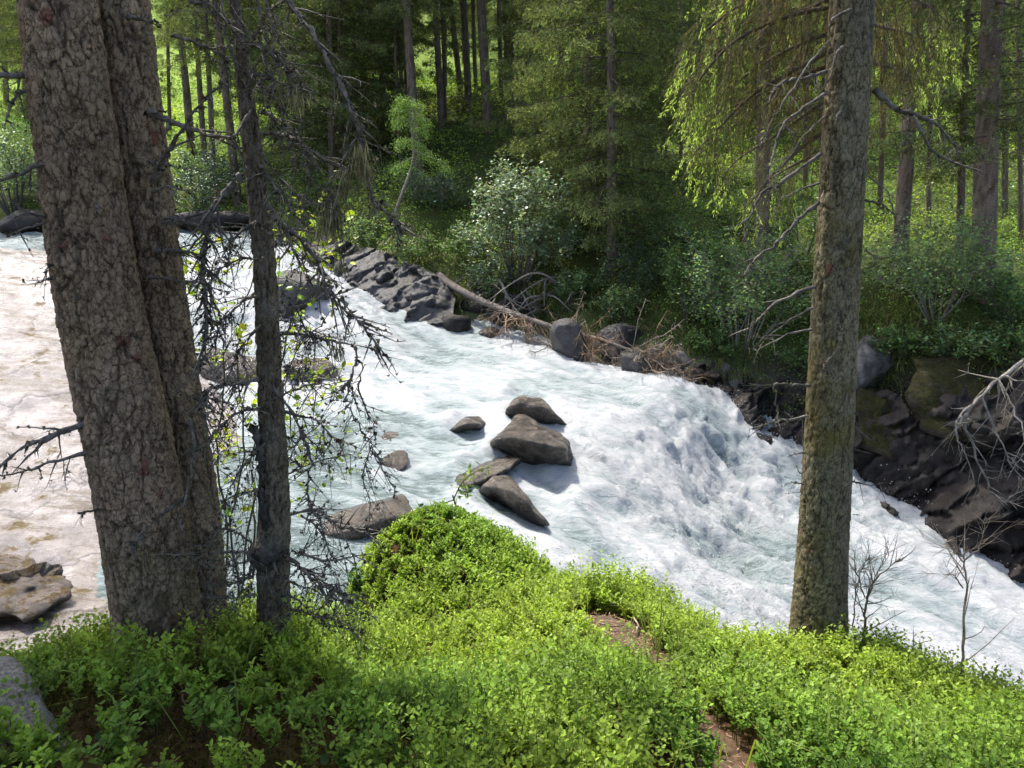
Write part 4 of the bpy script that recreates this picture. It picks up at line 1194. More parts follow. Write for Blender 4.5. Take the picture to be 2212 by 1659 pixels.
# ---- the thin tree with dead branches
def thin_tree():
    rng = np.random.default_rng(202)
    b = W(590, 1410, 2.86)
    base = np.array([b[0], b[1], float(ground_z(b[0], b[1])[0])])
    e = empty('dying_spruce', base)
    tag(e, 'thin dying spruce bristling with dead lichened branches beside the double trunk', 'tree')
    A = [(588, 1480), (590, 1400), (590, 1300), (588, 1210), (592, 1120), (590, 1000), (583, 850), (572, 600), (558, 430), (543, 300), (530, 200), (520, 100), (506, 0), (495, -150), (488, -300)]
    wA = [80, 74, 66, 68, 64, 59, 52, 47, 43, 38, 31, 26, 22, 20, 18]
    pa = px_path(A, 2.86)
    ra = np.array([pxm(w, x, y, 2.86) / 2 for (x, y), w in zip(A, wA)])
    pa = np.vstack([pa, pa[-1] + np.array([0, 0, 1.5]), pa[-1] + np.array([0.05, 0.05, 3.5])])
    ra = np.concatenate([ra, [0.018, 0.006]])
    v, q, c = bark_trunk(pa, ra, 56, 360, 0.020, 0.014, 7, (0.12, 0.12), tone=(0.19, 0.15, 0.108), aspect=0.9, ripple=0.05)
    mb = MB(); mb.add(v, None, q, c); local(mb, base).build('trunk', M_bark_thin, e, smooth=True)
    # burl with a whorl of dead stubs
    c0 = W(578, 1192, 2.84)
    v, f = rock_mesh((0.155, 0.15, 0.13), 61, cuts=2, rough=0.22, square=0.9, sub=4)
    mb = MB(); mb.add(v + c0, f, None, np.array([0.06, 0.052, 0.045])); local(mb, base).build('burl', M_bark_thin, e, smooth=True)
    S = [([(562, 289), (606, 291), (650, 313), (706, 347)], 2.8, 2.6, .0105, 7), ([(566, 240), (598, 258), (628, 280), (657, 313), (664, 357), (669, 400)], 2.8, 2.6, .010, 10), ([(540, 167), (577, 196), (606, 233), (624, 258)], 2.8, 2.65, .008, 6),
         ([(529, 156), (577, 165), (628, 189)], 2.8, 2.6, .011, 7), ([(551, -20), (577, 87), (598, 127), (613, 149), (642, 207)], 2.85, 2.7, .007, 8), ([(569, -20), (591, 62), (609, 109), (624, 171)], 2.85, 2.7, .0075, 7), ([(518, 84), (577, 109), (628, 156), (682, 218)], 2.8, 2.6, .0085, 9),
         ([(600, -60), (624, 0), (649, 40), (675, 76), (715, 145), (751, 218), (773, 262), (777, 309), (788, 357), (810, 429), (846, 469), (868, 500)], 2.8, 2.45, .0125, 22), ([(777, 320), (748, 371), (722, 418), (711, 437)], 2.5, 2.45, .007, 7), ([(515, 153), (493, 87), (482, 22), (478, -30)], 2.8, 2.75, .009, 4),
         ([(544, 236), (515, 284), (497, 296), (470, 292)], 2.78, 2.75, .010, 4), ([(522, 377), (493, 411), (457, 455), (442, 490), (438, 604), (446, 700), (430, 780)], 2.8, 2.7, .016, 26), ([(409, 4), (453, 11), (493, 51), (520, 90)], 2.7, 2.8, .008, 5), ([(373, 76), (420, 91), (475, 116), (525, 170)], 2.7, 2.8, .008, 7),
         ([(562, 357), (591, 397), (620, 437), (649, 484)], 2.8, 2.6, .009, 9), ([(566, 330), (600, 380), (640, 420), (672, 440)], 2.8, 2.65, .006, 6), ([(569, 429), (606, 480), (657, 524), (700, 597), (720, 633), (750, 668), (785, 707), (832, 767)], 2.8, 2.4, .013, 20), ([(575, 500), (610, 520), (650, 560), (668, 610)], 2.8, 2.6, .007, 9),
         ([(601, 720), (671, 727), (730, 740), (807, 753)], 2.8, 2.5, .010, 7), ([(767, 748), (770, 777), (755, 826), (748, 866), (775, 916), (800, 970), (844, 1040), (856, 1065)], 2.52, 2.4, .0065, 9), ([(770, 777), (782, 792), (775, 846), (805, 916), (805, 970), (790, 1005), (815, 1090)], 2.52, 2.4, .005, 7),
         ([(800, 970), (785, 1030), (800, 1100), (795, 1160)], 2.45, 2.4, .0035, 4), ([(611, 792), (651, 807), (690, 859)], 2.8, 2.65, .007, 10), ([(591, 839), (631, 891), (656, 946), (673, 1000), (666, 1045), (668, 1085), (690, 1130)], 2.8, 2.55, .0095, 10), ([(606, 886), (686, 913), (743, 965)], 2.8, 2.6, .008, 8),
         ([(700, 925), (688, 960), (681, 1000)], 2.65, 2.6, .004, 3), ([(606, 938), (630, 950), (651, 975)], 2.8, 2.68, .006, 2), ([(622, 990), (640, 1000), (656, 1014)], 2.8, 2.7, .005, 2), ([(557, 819), (510, 828), (462, 834), (445, 860), (437, 900)], 2.8, 2.6, .011, 12), ([(562, 881), (517, 891), (477, 921), (440, 965)], 2.8, 2.6, .007, 12),
         ([(626, 1112), (681, 1102), (720, 1129), (785, 1151), (832, 1179)], 2.8, 2.5, .009, 9), ([(651, 1114), (691, 1144), (715, 1199)], 2.8, 2.6, .008, 8), ([(631, 1189), (691, 1209), (785, 1199)], 2.8, 2.5, .008, 8), ([(615, 1200), (650, 1225), (691, 1262), (745, 1283)], 2.8, 2.45, .013, 9),
         ([(612, 1210), (665, 1235), (720, 1270), (780, 1323)], 2.8, 2.45, .008, 8), ([(621, 1255), (696, 1283), (770, 1310)], 2.8, 2.5, .006, 7), ([(621, 1283), (660, 1310), (700, 1345), (760, 1362)], 2.8, 2.5, .007, 8), ([(621, 1315), (700, 1333), (780, 1367)], 2.8, 2.5, .007, 7),
         ([(550, 1190), (487, 1194), (393, 1199)], 2.8, 2.55, .008, 8), ([(552, 1208), (505, 1220), (452, 1228)], 2.8, 2.55, .006, 8), ([(545, 1175), (510, 1150), (470, 1140)], 2.8, 2.6, .007, 10), ([(552, 1283), (510, 1290), (467, 1292), (460, 1300)], 2.8, 2.6, .006, 5), ([(560, 1225), (520, 1250), (490, 1290)], 2.8, 2.6, .005, 8), ([(555, 1240), (500, 1262), (455, 1262)], 2.8, 2.6, .005, 8),
         ([(590, 1215), (605, 1250), (612, 1285)], 2.76, 2.7, .006, 3), ([(575, 1225), (580, 1262), (590, 1290)], 2.76, 2.7, .005, 3), ([(560, 640), (525, 650), (480, 700), (455, 760)], 2.8, 2.7, .007, 14), ([(565, 700), (530, 740), (500, 800), (470, 870)], 2.8, 2.7, .006, 14), ([(560, 560), (520, 560), (470, 590), (440, 640)], 2.8, 2.7, .008, 14),
         ([(575, 955), (540, 990), (500, 1050), (480, 1100)], 2.8, 2.65, .006, 12), ([(555, 480), (520, 500), (490, 540)], 2.8, 2.7, .008, 9), ([(590, 620), (630, 650), (655, 700), (665, 760)], 2.8, 2.6, .006, 10), ([(590, 690), (640, 700), (690, 730)], 2.8, 2.65, .005, 8), ([(560, 1060), (520, 1065), (470, 1085)], 2.8, 2.6, .005, 9), ([(530, 120), (560, 60), (590, 20), (640, -20)], 2.82, 2.7, .008, 7), ([(510, 50), (470, 30), (430, -20)], 2.82, 2.7, .007, 5)]
    lich = []
    for pts, y0, y1, r, tw in S:
        mb = MB()
        dead_limb(mb, px_path(pts, y0, y1), r * 0.75, rng, int(tw * 2.3), 0.19, 0.35 + 0.35 * rng.random(), 1.2, lich)
        local(mb, base).build('branch', M_dead, e, smooth=True)
    mb = MB()
    dead_limb(mb, px_path([(547, 922), (556, 950), (566, 990), (564, 1040), (568, 1090), (574, 1140)], 2.80, 2.80), 0.017, rng, 2, 0.05, 0.1, 1.2, lich, 0, 0.013)
    local(mb, base).build('broken_stem', M_bark_thin, e, smooth=True)
    build_lichen(lich, e, base, rng)
    mb = MB()
    for x, y, l in [(778, 318, .12), (782, 340, .10), (745, 372, .10), (722, 425, .16), (712, 436, .14), (708, 470, .10), (735, 560, .05), (642, 210, .05), (730, 752, .04)]:
        beard(mb, W(x, y, 2.47), rng, 60, l)
    tag(local(mb, base).build('beard_lichen', M_lich, e), kind='stuff')
thin_tree()

# ---- the right-hand trunk
def right_tree():
    rng = np.random.default_rng(303)
    b = W(1768, 1405, 4.0)
    base = np.array([b[0], b[1], float(ground_z(b[0], b[1])[0])])
    e = empty('straight_spruce', base)
    tag(e, 'straight spruce trunk standing at the brink on the right', 'tree')
    A = [(1764, 1480), (1768, 1400), (1774, 1250), (1782, 1100), (1792, 900), (1801, 700), (1812, 500), (1826, 250), (1840, 0), (1845, -80), (1849, -160)]
    wA = [132, 118, 107, 102, 99, 97, 95, 94, 93, 92, 91]
    pa = px_path(A, 4.0)
    ra = np.array([pxm(w, x, y, 4.0) / 2 for (x, y), w in zip(A, wA)])
    v, q, c = bark_trunk(pa, ra, 112, 400, 0.028, 0.012, 11, (0.22, 0.22), tone=(0.215, 0.178, 0.115), crack=(0.025, 0.019, 0.012), aspect=0.5)
    mb = MB(); mb.add(v, None, q, c); local(mb, base).build('trunk', M_bark_right, e, smooth=True)
    pu = np.array([pa[-1], pa[-1] + np.array([0.1, 0, 3.5]), pa[-1] + np.array([0.15, 0.1, 10]), pa[-1] + np.array([0.2, 0.1, 16])])
    v, q, c = bark_trunk(pu, np.array([ra[-1], ra[-1] * 0.85, ra[-1] * 0.5, 0.02]), 28, 50, 0.06, 0.01, 11)
    mb = MB(); mb.add(v, None, q, c); local(mb, base).build('upper_trunk', M_bark_right, e, smooth=True)
    S = [([(1786, 154), (1744, 166), (1694, 176), (1669, 198), (1660, 223)], 3.95, 3.8, .013, 6), ([(1784, 201), (1724, 243), (1689, 278), (1669, 337), (1662, 387)], 3.95, 3.75, .013, 8), ([(1774, 332), (1704, 382), (1640, 432), (1610, 496), (1605, 526)], 3.95, 3.7, .013, 9),
         ([(1769, 437), (1724, 476), (1679, 526), (1640, 551), (1605, 593)], 3.95, 3.7, .014, 8), ([(1772, 395), (1704, 422), (1650, 460)], 3.95, 3.8, .007, 5), ([(1759, 620), (1674, 655), (1620, 709)], 3.95, 3.75, .012, 5), ([(1755, 665), (1694, 700), (1635, 750)], 3.95, 3.8, .008, 4),
         ([(1754, 712), (1704, 722), (1635, 757)], 3.95, 3.75, .010, 4), ([(1888, 193), (1932, 233), (1972, 246), (2022, 268), (2066, 322)], 3.95, 3.8, .022, 12), ([(1972, 250), (2010, 320), (2060, 350), (2110, 372)], 3.85, 3.8, .011, 12), ([(1870, 434), (1905, 441), (1935, 470)], 3.95, 3.85, .008, 8),
         ([(1750, 833), (1710, 832), (1674, 830), (1677, 870), (1676, 905), (1640, 922)], 3.95, 3.75, .011, 6), ([(1745, 898), (1690, 908), (1631, 923)], 3.95, 3.75, .009, 5), ([(1740, 976), (1720, 980), (1700, 987)], 3.95, 3.85, .007, 1), ([(1738, 1018), (1728, 1022), (1720, 1007)], 3.95, 3.88, .007, 0), ([(1736, 1046), (1715, 1042), (1698, 1046)], 3.95, 3.85, .005, 1),
         ([(1844, 920), (1866, 938), (1884, 953)], 3.95, 3.85, .006, 2), ([(1841, 970), (1862, 975), (1881, 980)], 3.95, 3.85, .006, 1), ([(1841, 1040), (1880, 1048), (1914, 1042)], 3.95, 3.82, .007, 3), ([(1814, 723), (1815, 746), (1794, 773), (1780, 790), (1790, 828)], 3.84, 3.78, .009, 3), ([(1734, 1062), (1700, 1066)], 3.95, 3.88, .004, 0),
         ([(1838, 20), (1800, 40), (1790, 60)], 3.86, 3.78, .010, 1), ([(1822, 100), (1805, 120), (1792, 170)], 3.86, 3.78, .011, 2), ([(1815, 240), (1808, 250), (1806, 262)], 3.86, 3.8, .008, 1), ([(1790, 90), (1740, 150), (1680, 240), (1640, 320)], 3.95, 3.7, .009, 8), ([(1785, 250), (1740, 290), (1690, 360), (1640, 400)], 3.97, 3.75, .008, 8),
         ([(1870, 540), (1900, 560), (1930, 552)], 3.95, 3.85, .006, 5), ([(1875, 380), (1920, 420), (1935, 480), (1940, 520)], 3.97, 3.85, .006, 9), ([(1735, 1245), (1720, 1252)], 3.95, 3.9, .005, 0), ([(1842, 1112), (1858, 1112)], 3.95, 3.9, .004, 0)]
    lich = []
    for pts, y0, y1, r, tw in S:
        mb = MB()
        dead_limb(mb, px_path(pts, y0, y1), r * 0.8, rng, int(tw * 0.9), 0.20, 0.30 + 0.35 * rng.random(), 0.7, lich)
        local(mb, base).build('branch', M_dead, e, smooth=True)
    build_lichen(lich, e, base, rng, (0.10, 0.09, 0.06))
    # living boughs hanging beside the trunk
    H = [([(1835, -60), (1720, -30), (1600, 10), (1500, 90), (1478, 130)], 4.05, 4.9, 1.0), ([(1832, -20), (1740, 20), (1640, 60), (1540, 120), (1490, 180)], 4.1, 5.0, 1.0), ([(1830, 60), (1740, 90), (1660, 130), (1570, 190), (1500, 230)], 4.1, 5.2, 1.0),
         ([(1826, 130), (1740, 160), (1650, 200), (1560, 240), (1480, 262)], 4.15, 5.3, 1.0), ([(1822, 200), (1750, 240), (1680, 290), (1600, 340), (1560, 380)], 4.15, 5.4, .45), ([(1815, 320), (1750, 340), (1690, 370), (1620, 420)], 4.15, 5.3, .3),
         ([(1845, -40), (1920, -20), (2000, 10), (2060, 60)], 4.1, 5.0, .8), ([(1842, 40), (1910, 60), (1980, 80), (2050, 130)], 4.15, 5.1, .8), ([(1838, 120), (1900, 140), (1960, 160), (2020, 200)], 4.15, 5.2, .7), ([(1780, -120), (1650, -60), (1540, -20)], 4.1, 4.9, 1.0), ([(1830, 90), (1720, 150), (1620, 210), (1540, 290), (1500, 330)], 4.1, 4.9, 1.0), ([(1830, 10), (1720, 30), (1600, 80), (1520, 160), (1485, 230)], 4.15, 4.7, 1.0), ([(1820, 260), (1730, 320), (1650, 400), (1600, 470)], 4.2, 5.2, .35), ([(1790, -150), (1690, -110), (1600, -50)], 4.0, 4.4, .9)]
    for pts, y0, y1, dens in H:
        p = smooth_path(px_path(pts, y0, y1), 6)
        n = len(p)
        mw, mn = MB(), MB()
        mw.tube(p, np.linspace(0.014, 0.004, n), 5, np.array([0.10, 0.085, 0.065]))
        L = np.linalg.norm(np.diff(p, axis=0), axis=1).sum()
        k = int(L * 60 * dens)
        u = rng.random(k) ** 0.7
        st = np.stack([np.interp(u * (n - 1), np.arange(n), p[:, a]) for a in range(3)], 1)
        perp = unit(np.cross(p[-1] - p[0], [0, 0, 1.0]))
        st = st + perp * rng.normal(0, 0.13, (k, 1)) * (1.15 - u)[:, None] + rng.normal(size=(k, 3)) * 0.02
        for i in range(k):
            l = rng.uniform(0.12, 0.42) * (1.15 - 0.5 * u[i])
            d = unit(np.array([0, 0, -1.0]) + rng.normal(size=3) * 0.28 + unit(p[-1] - p[0]) * 0.25)
            tp = np.array([st[i], st[i] + d * l * 0.5 + rng.normal(size=3) * 0.02, st[i] + d * l + np.array([0, 0, -0.03])])
            mw.tube(tp, [0.0022, 0.0016, 0.001], 3, np.array([0.11, 0.088, 0.06]))
            m = int(l * 150)
            w = rng.random(m)
            pos = tp[0] * (1 - w[:, None]) + tp[2] * w[:, None] + rng.normal(size=(m, 3)) * 0.005
            live = (u[i] * 0.75 + 0.25 * rng.random()) > 0.48
            nd = unit(d + rng.normal(size=(m, 3)) * 0.38)
            if live:
                col = np.array([0.115, 0.14, 0.055]) * rng.uniform(0.5, 1.5, (m, 1))
                fr = ((w > 0.55) & (rng.random() < (0.06 + 0.94 * u[i] ** 2.6)))[:, None]
                col = np.where(fr, np.array([0.35, 0.49, 0.13]) * rng.uniform(0.75, 1.3, (m, 1)), col)
                wd = np.where(fr[:, 0], 0.0075, 0.0045)
            else:
                col = np.array([0.13, 0.11, 0.06]) * rng.uniform(0.5, 1.5, (m, 1))
                wd = np.full(m, 0.004)
            spray_cluster(pos, nd, rng, rng.uniform(0.016, 0.034, m), wd * rng.uniform(0.7, 1.3, m), col, mn)
        bo = local(mw, base).build('bough', M_dead, e, smooth=True)
        tag(local(mn, base).build('needles', M_shoot, bo), kind='stuff')
    crown_mesh(e, base, 15, 6.5, 2.3, rng, 45, M_needle, center=np.array([0.35, 0.05, 0]), density=0.4, spray=0.2)
right_tree()
# ------------------------------------------------------------------ the wood on the far bank
def make_proto(kind, seed):
    rng = np.random.default_rng(seed)
    start, height, radius, nb, dens, hang = {'low': (1.3, 17, 2.5, 135, 1.25, 0.6), 'mid': (3.6, 18, 2.2, 105, 1.1, 0.55), 'high': (6.0, 19, 1.9, 80, 0.9, 0.5), 'thin': (2.6, 9, 0.9, 46, 0.8, 0.35)}[kind]
    r = 0.15
    p = np.array([[0, 0, -1.2], [0, 0, 0.0], [0.01, 0, 0.8], [0.03, 0.02, 4], [0.0, 0.03, 8], [0.02, 0, height * 0.75], [0, 0, height]])
    ra = np.array([r * 1.25, r * 1.15, r, r * 0.9, r * 0.72, r * 0.35, 0.01])
    v, q, c = bark_trunk(p, ra, 22, 130, 0.05, 0.009, seed, (0.15, 0.25), tone=(0.16, 0.13, 0.105))
    mb = MB(); mb.add(v, None, q, c)
    trunk = mb.build('trunk', M_bark_far, smooth=True, link=False)
    mn, mw = MB(), MB()
    for k in range(nb):
        h = start + (height - start) * ((k + rng.random()) / nb) ** 1.15
        f = (height - h) / (height - start)
        ln = max(0.25, radius * (0.2 + 0.8 * f ** 0.75) * rng.uniform(0.55, 1.15))
        if h < start + 1.2:
            ln *= rng.uniform(0.4, 1)
        spruce_branch(mn, mw, np.array([0, 0, h]), k * 2.399 + rng.uniform(-.5, .5), ln, rng, rng.uniform(0.3, 0.6), dens, 0.105, hang=hang, brown=0.18, fresh=0.5, woodr=0.018, dark=(0.125, 0.16, 0.07))
    crown = mn.build('crown', M_needle, link=False)
    boughs = mw.build('boughs', M_dead, link=False, smooth=True)
    md = MB()
    nd = 24 if kind != 'thin' else 10
    for k in range(nd):
        h = rng.uniform(0.5, start + 1.5)
        az = rng.uniform(0, 6.28)
        l = rng.uniform(0.25, 1.0) * (1.0 if kind != 'thin' else 0.5)
        o = np.array([0.1 * math.cos(az), 0.1 * math.sin(az), h])
        d = np.array([math.cos(az), math.sin(az), rng.uniform(-0.6, 0.05)])
        dead_limb(md, np.array([o, o + d * l * 0.5 + [0, 0, 0.03], o + d * l]), 0.010, rng, 4, 0.30, 0.5, 0.5)
    twigs = md.build('dead_twigs', M_dead, link=False, smooth=True)
    return trunk, crown, boughs, twigs

PROTO = {'low': [make_proto('low', 401), make_proto('low', 402)], 'mid': [make_proto('mid', 411), make_proto('mid', 412)], 'high': [make_proto('high', 421), make_proto('high', 422)], 'thin': [make_proto('thin', 431)]}
_cnt = [0]
def forest_tree(x, y, z, rad, kind, label, group, lean=(0, 0), hs=1.0, name='spruce_tree', crown_s=1.0):
    _cnt[0] += 1
    pr = PROTO[kind][_cnt[0] % len(PROTO[kind])]
    e = empty(name, (x, y, z))
    e.rotation_euler = (lean[1], lean[0], (_cnt[0] * 2.4) % 6.28)
    # lean is meant in world axes: turn first, then tip
    from mathutils import Euler, Matrix
    R = Euler((lean[1], lean[0], 0)).to_matrix() @ Euler((0, 0, (_cnt[0] * 2.4) % 6.28)).to_matrix()
    e.rotation_euler = R.to_euler()
    tag(e, label, 'tree', group)
    s = rad / 0.15
    t = pr[0].copy(); COL.objects.link(t); t.parent = e; t.scale = (s, s, hs)
    c = pr[1].copy(); COL.objects.link(c); c.parent = e; c.scale = (crown_s, crown_s, hs)
    b = pr[2].copy(); COL.objects.link(b); b.parent = c
    d = pr[3].copy(); COL.objects.link(d); d.parent = e; d.scale = (0.9, 0.9, hs); d['kind'] = 'stuff'
    return e

GW = 'spruces of the far bank'
# x, y of the foot, forward distance, trunk width in pixels, kind, x at the top of the picture, label
FT = [(905, 372, 24, 21, 'high', 880, 'pale grey straight trunk rising behind the little larch'), (882, 250, 29, 13, 'high', 872, 'dark trunk half hidden behind the pale grey one'), (828, 300, 27, 13, 'mid', 820, 'dark spruce trunk left of the pale grey one, with hanging boughs'),
      (866, 365, 25, 8, 'thin', 850, 'slim young trunk just left of the pale grey one'), (955, 292, 27, 14, 'high', 938, 'slightly leaning trunk between the pale grey one and the dark cluster'), (964, 295, 27.5, 7, 'thin', 955, 'thin stem close against the slightly leaning trunk'),
      (998, 216, 31, 13, 'high', 972, 'leftmost trunk of the dark cluster on the knoll'), (1013, 255, 28.5, 16, 'high', 1000, 'thick dark trunk in the middle of the cluster on the knoll'), (1029, 226, 31, 9, 'high', 1022, 'narrow dark trunk in the cluster on the knoll'),
      (1055, 290, 26, 21, 'high', 1036, 'thickest black trunk standing in front of the knoll cluster'), (1084, 248, 30, 10, 'high', 1078, 'trunk right of the thickest black one, lower part bare'), (1094, 236, 32, 9, 'mid', 1092, 'back trunk right of the knoll cluster, dark and narrow'),
      (1108, 262, 28, 5, 'thin', 1106, 'leftmost of the thin poles right of the knoll'), (1118, 262, 28.5, 5, 'thin', 1116, 'second thin pole right of the knoll'), (1130, 268, 28, 6, 'thin', 1128, 'third thin pole right of the knoll'), (1168, 285, 27, 5, 'thin', 1166, 'lone thin pole behind the silvery willow'),
      (1278, 476, 19.6, 20, 'low', 1268, 'broad spruce with brownish trunk and boughs drooping to the willow'), (1322, 552, 17.6, 21, 'low', 1318, 'spruce with tall orange tinged trunk right of the silvery willow'), (1435, 345, 26.5, 14, 'mid', 1428, 'spruce with mossy trunk beside the upturned root plate'),
      (1474, 410, 22, 9, 'thin', 1470, 'small dark spruce at the edge of the green hanging boughs'), (1645, 552, 16.0, 34, 'high', 1660, 'hazy thick trunk behind the shrubs left of the big right trunk'), (1945, 560, 14.2, 31, 'high', 1988, 'grey trunk leaning right just beyond the big right trunk'),
      (2006, 492, 19, 11, 'thin', 2010, 'narrow dark trunk between the two grey trunks at the right'), (2122, 640, 13.4, 48, 'mid', 2150, 'thick grey trunk with orange side near the right edge'), (2072, 592, 14.5, 16, 'thin', 2090, 'slim crooked trunk left of the thick one near the right edge'),
      (2178, 420, 22, 13, 'mid', 2180, 'dark trunk far back at the right edge'), (2210, 500, 17, 10, 'thin', 2205, 'pale pole at the very right edge'), (1900, 470, 21, 12, 'thin', 1915, 'dim trunk behind the big right trunk, lit bilberry at its foot'),
      (407, 258, 33, 17, 'high', 383, 'dark leaning trunk before the meadow, first right of the double trunk'), (438, 300, 31, 12, 'high', 420, 'second trunk before the meadow, slim and grey'), (460, 385, 28, 12, 'high', 440, 'third trunk before the meadow, reaching lowest into the bushes'),
      (507, 352, 27, 19, 'high', 470, 'thick grey trunk leaning left behind the thin dead tree'), (362, 240, 36, 8, 'thin', 356, 'slender dark pole against the meadow'), (548, 330, 30, 9, 'mid', 540, 'dark trunk seen just behind the thin dead tree'),
      (718, 395, 24.5, 15, 'low', 712, 'dense spruce with veil of hanging boughs above the chute'), (736, 385, 25.5, 10, 'low', 733, 'companion spruce crowding the dense one above the chute'), (640, 380, 27, 12, 'low', 632, 'dim spruce behind the thin tree, boughs in front of the meadow'),
      (790, 330, 28, 11, 'low', 784, 'dark spruce left of the little larch'), (56, 262, 38, 11, 'mid', 48, 'grey trunk at the far left behind the sunlit bush'), (15, 250, 40, 12, 'mid', 5, 'dark spruce at the very left edge'), (1215, 420, 23, 13, 'low', 1210, 'spruce filling the gap behind the willow with dark boughs'),
      (1370, 400, 24.5, 12, 'low', 1366, 'dark drooping spruce behind the orange tinged trunk'), (1550, 380, 26, 12, 'thin', 1548, 'shaded spruce behind the bright hanging boughs'), (1740, 420, 25, 12, 'thin', 1742, 'spruce hidden behind the big right trunk, only boughs showing')]
for x, y, Y, w, kind, xt, label in FT:
    p = W(x, y, Y)
    z = float(ground_z(p[0], p[1])[0])
    top = W(xt, 0, Y)
    lean = math.atan2(top[0] - p[0], top[2] - p[2])
    forest_tree(p[0], p[1], min(z, p[2]) - 0.05 if abs(z - p[2]) < 1.0 else z - 0.05, pxm(w, x, y, Y) / 2, kind, label, GW, (lean, 0), 0.74)

rng = np.random.default_rng(55)
pts = [W(x, y, Y)[:2] for x, y, Y, *_ in FT]
ORD = lambda k: str(k) + ('th' if 10 <= k % 100 <= 20 else {1: 'st', 2: 'nd', 3: 'rd'}.get(k % 10, 'th'))
for Y0, Y1, want, gap, row in ((30, 42, 28, 2.4, 'nearest'), (42, 58, 34, 3.2, 'middle'), (58, 85, 38, 4.6, 'farthest')):
    got = 0
    band = []
    for _ in range(4000):
        if got >= want:
            break
        Y = rng.uniform(Y0, Y1)
        a = rng.uniform(-0.78, 0.78)
        x = a * Y
        if -0.52 < a < -0.36 and Y < 62 or (a < -0.6 and Y < 52):
            continue
        if min(math.hypot(x - p[0], Y - p[1]) for p in pts) < gap:
            continue
        s_ = ((x - 12) * -9 + (Y - 19) * 11) / 202.0
        if math.hypot(x - 12 + 9 * min(max(s_, 0), 1.2), Y - 19 - 11 * min(max(s_, 0), 1.2)) < 4.2:
            continue
        pts.append((x, Y))
        kind = rng.choice(['mid', 'high', 'low', 'mid'])
        o = forest_tree(x, Y, float(ground_z(x, Y)[0]) - 0.1, rng.uniform(0.10, 0.19), kind, 'spruce deep in the background wood', 'spruces deep in the background wood', (rng.normal() * 0.02, rng.normal() * 0.02), rng.uniform(0.65, 0.9), crown_s=rng.uniform(0.85, 1.15))
        band.append((x / Y, o))
        got += 1
    for k, (_, o) in enumerate(sorted(band, key=lambda t: t[0])):
        o['label'] = f'background spruce of the {row} row in the deep wood, {ORD(k + 1)} from the left'

# trees just outside the picture: one leans its dead bough in at the right, one shades the ground at our feet
def side_tree():
    rng = np.random.default_rng(77)
    x, y = 3.75, 4.55
    base = np.array([x, y, float(ground_z(x, y)[0]) - 0.1])
    e = empty('spruce_tree', base)
    tag(e, 'spruce just out of the picture whose dead bough hangs in at the right edge', 'tree')
    p = np.array([base, base + [0, 0, 4], base + [0.05, 0, 9], base + [0.1, 0, 13]])
    v, q, c = bark_trunk(p, np.array([0.16, 0.14, 0.09, 0.02]), 60, 200, 0.035, 0.01, 13)
    mb = MB(); mb.add(v, None, q, c); local(mb, base).build('trunk', M_bark_far, e, smooth=True)
    S = [([(2420, 700), (2320, 735), (2211, 786), (2157, 820), (2100, 873), (2070, 903), (2064, 940)], 4.4, 3.6, .016, 14), ([(2100, 873), (2084, 913), (2107, 973), (2127, 1036), (2160, 1083), (2215, 1076)], 3.7, 3.5, .008, 18), ([(2157, 820), (2190, 880), (2215, 960), (2190, 1010)], 3.8, 3.5, .007, 14),
         ([(2120, 855), (2150, 930), (2180, 1000), (2215, 1040)], 3.7, 3.5, .006, 16), ([(2211, 786), (2240, 850), (2270, 960)], 3.9, 3.6, .008, 12), ([(2080, 900), (2066, 935), (2085, 980), (2110, 1060)], 3.6, 3.5, .005, 14), ([(2175, 812), (2195, 822), (2230, 818)], 3.85, 3.7, .006, 6)]
    for pts_, y0, y1, r, tw in S:
        mb = MB()
        dead_limb(mb, px_path(pts_, y0, y1), r, rng, tw, 0.22, 1.2, 0.6, None, 0, None, 0.1)
        local(mb, base).build('branch', M_dead, e, smooth=True)
    crown_mesh(e, base, 13, 8.0, 1.6, rng, 30, M_needle, density=0.4, spray=0.2)
side_tree()
def shade_tree(x, y, start, height, radius, label, seed, nb=70):
    rng = np.random.default_rng(seed)
    base = np.array([x, y, float(ground_z(x, y)[0]) - 0.1])
    e = empty('spruce_tree', base)
    tag(e, label, 'tree')
    p = np.array([base, base + [0, 0, 5], base + [0.05, 0, height * 0.7], base + [0.1, 0, height]])
    v, q, c = bark_trunk(p, np.array([0.17, 0.15, 0.09, 0.02]), 40, 150, 0.05, 0.01, seed)
    mb = MB(); mb.add(v, None, q, c); local(mb, base).build('trunk', M_bark_far, e, smooth=True)
    crown_mesh(e, base, height, start, radius, rng, nb, M_needle, density=0.8, spray=0.2)
shade_tree(-4.5, 4.4, 6.0, 14, 2.2, 'spruce standing out of the picture at the left', 87, 110)
shade_tree(-2.6, 0.1, 4.2, 13, 2.6, 'unseen spruce added behind the viewer to block sky light at the left', 88, 70)  # added out of view, its crown dims the sky over the lower left

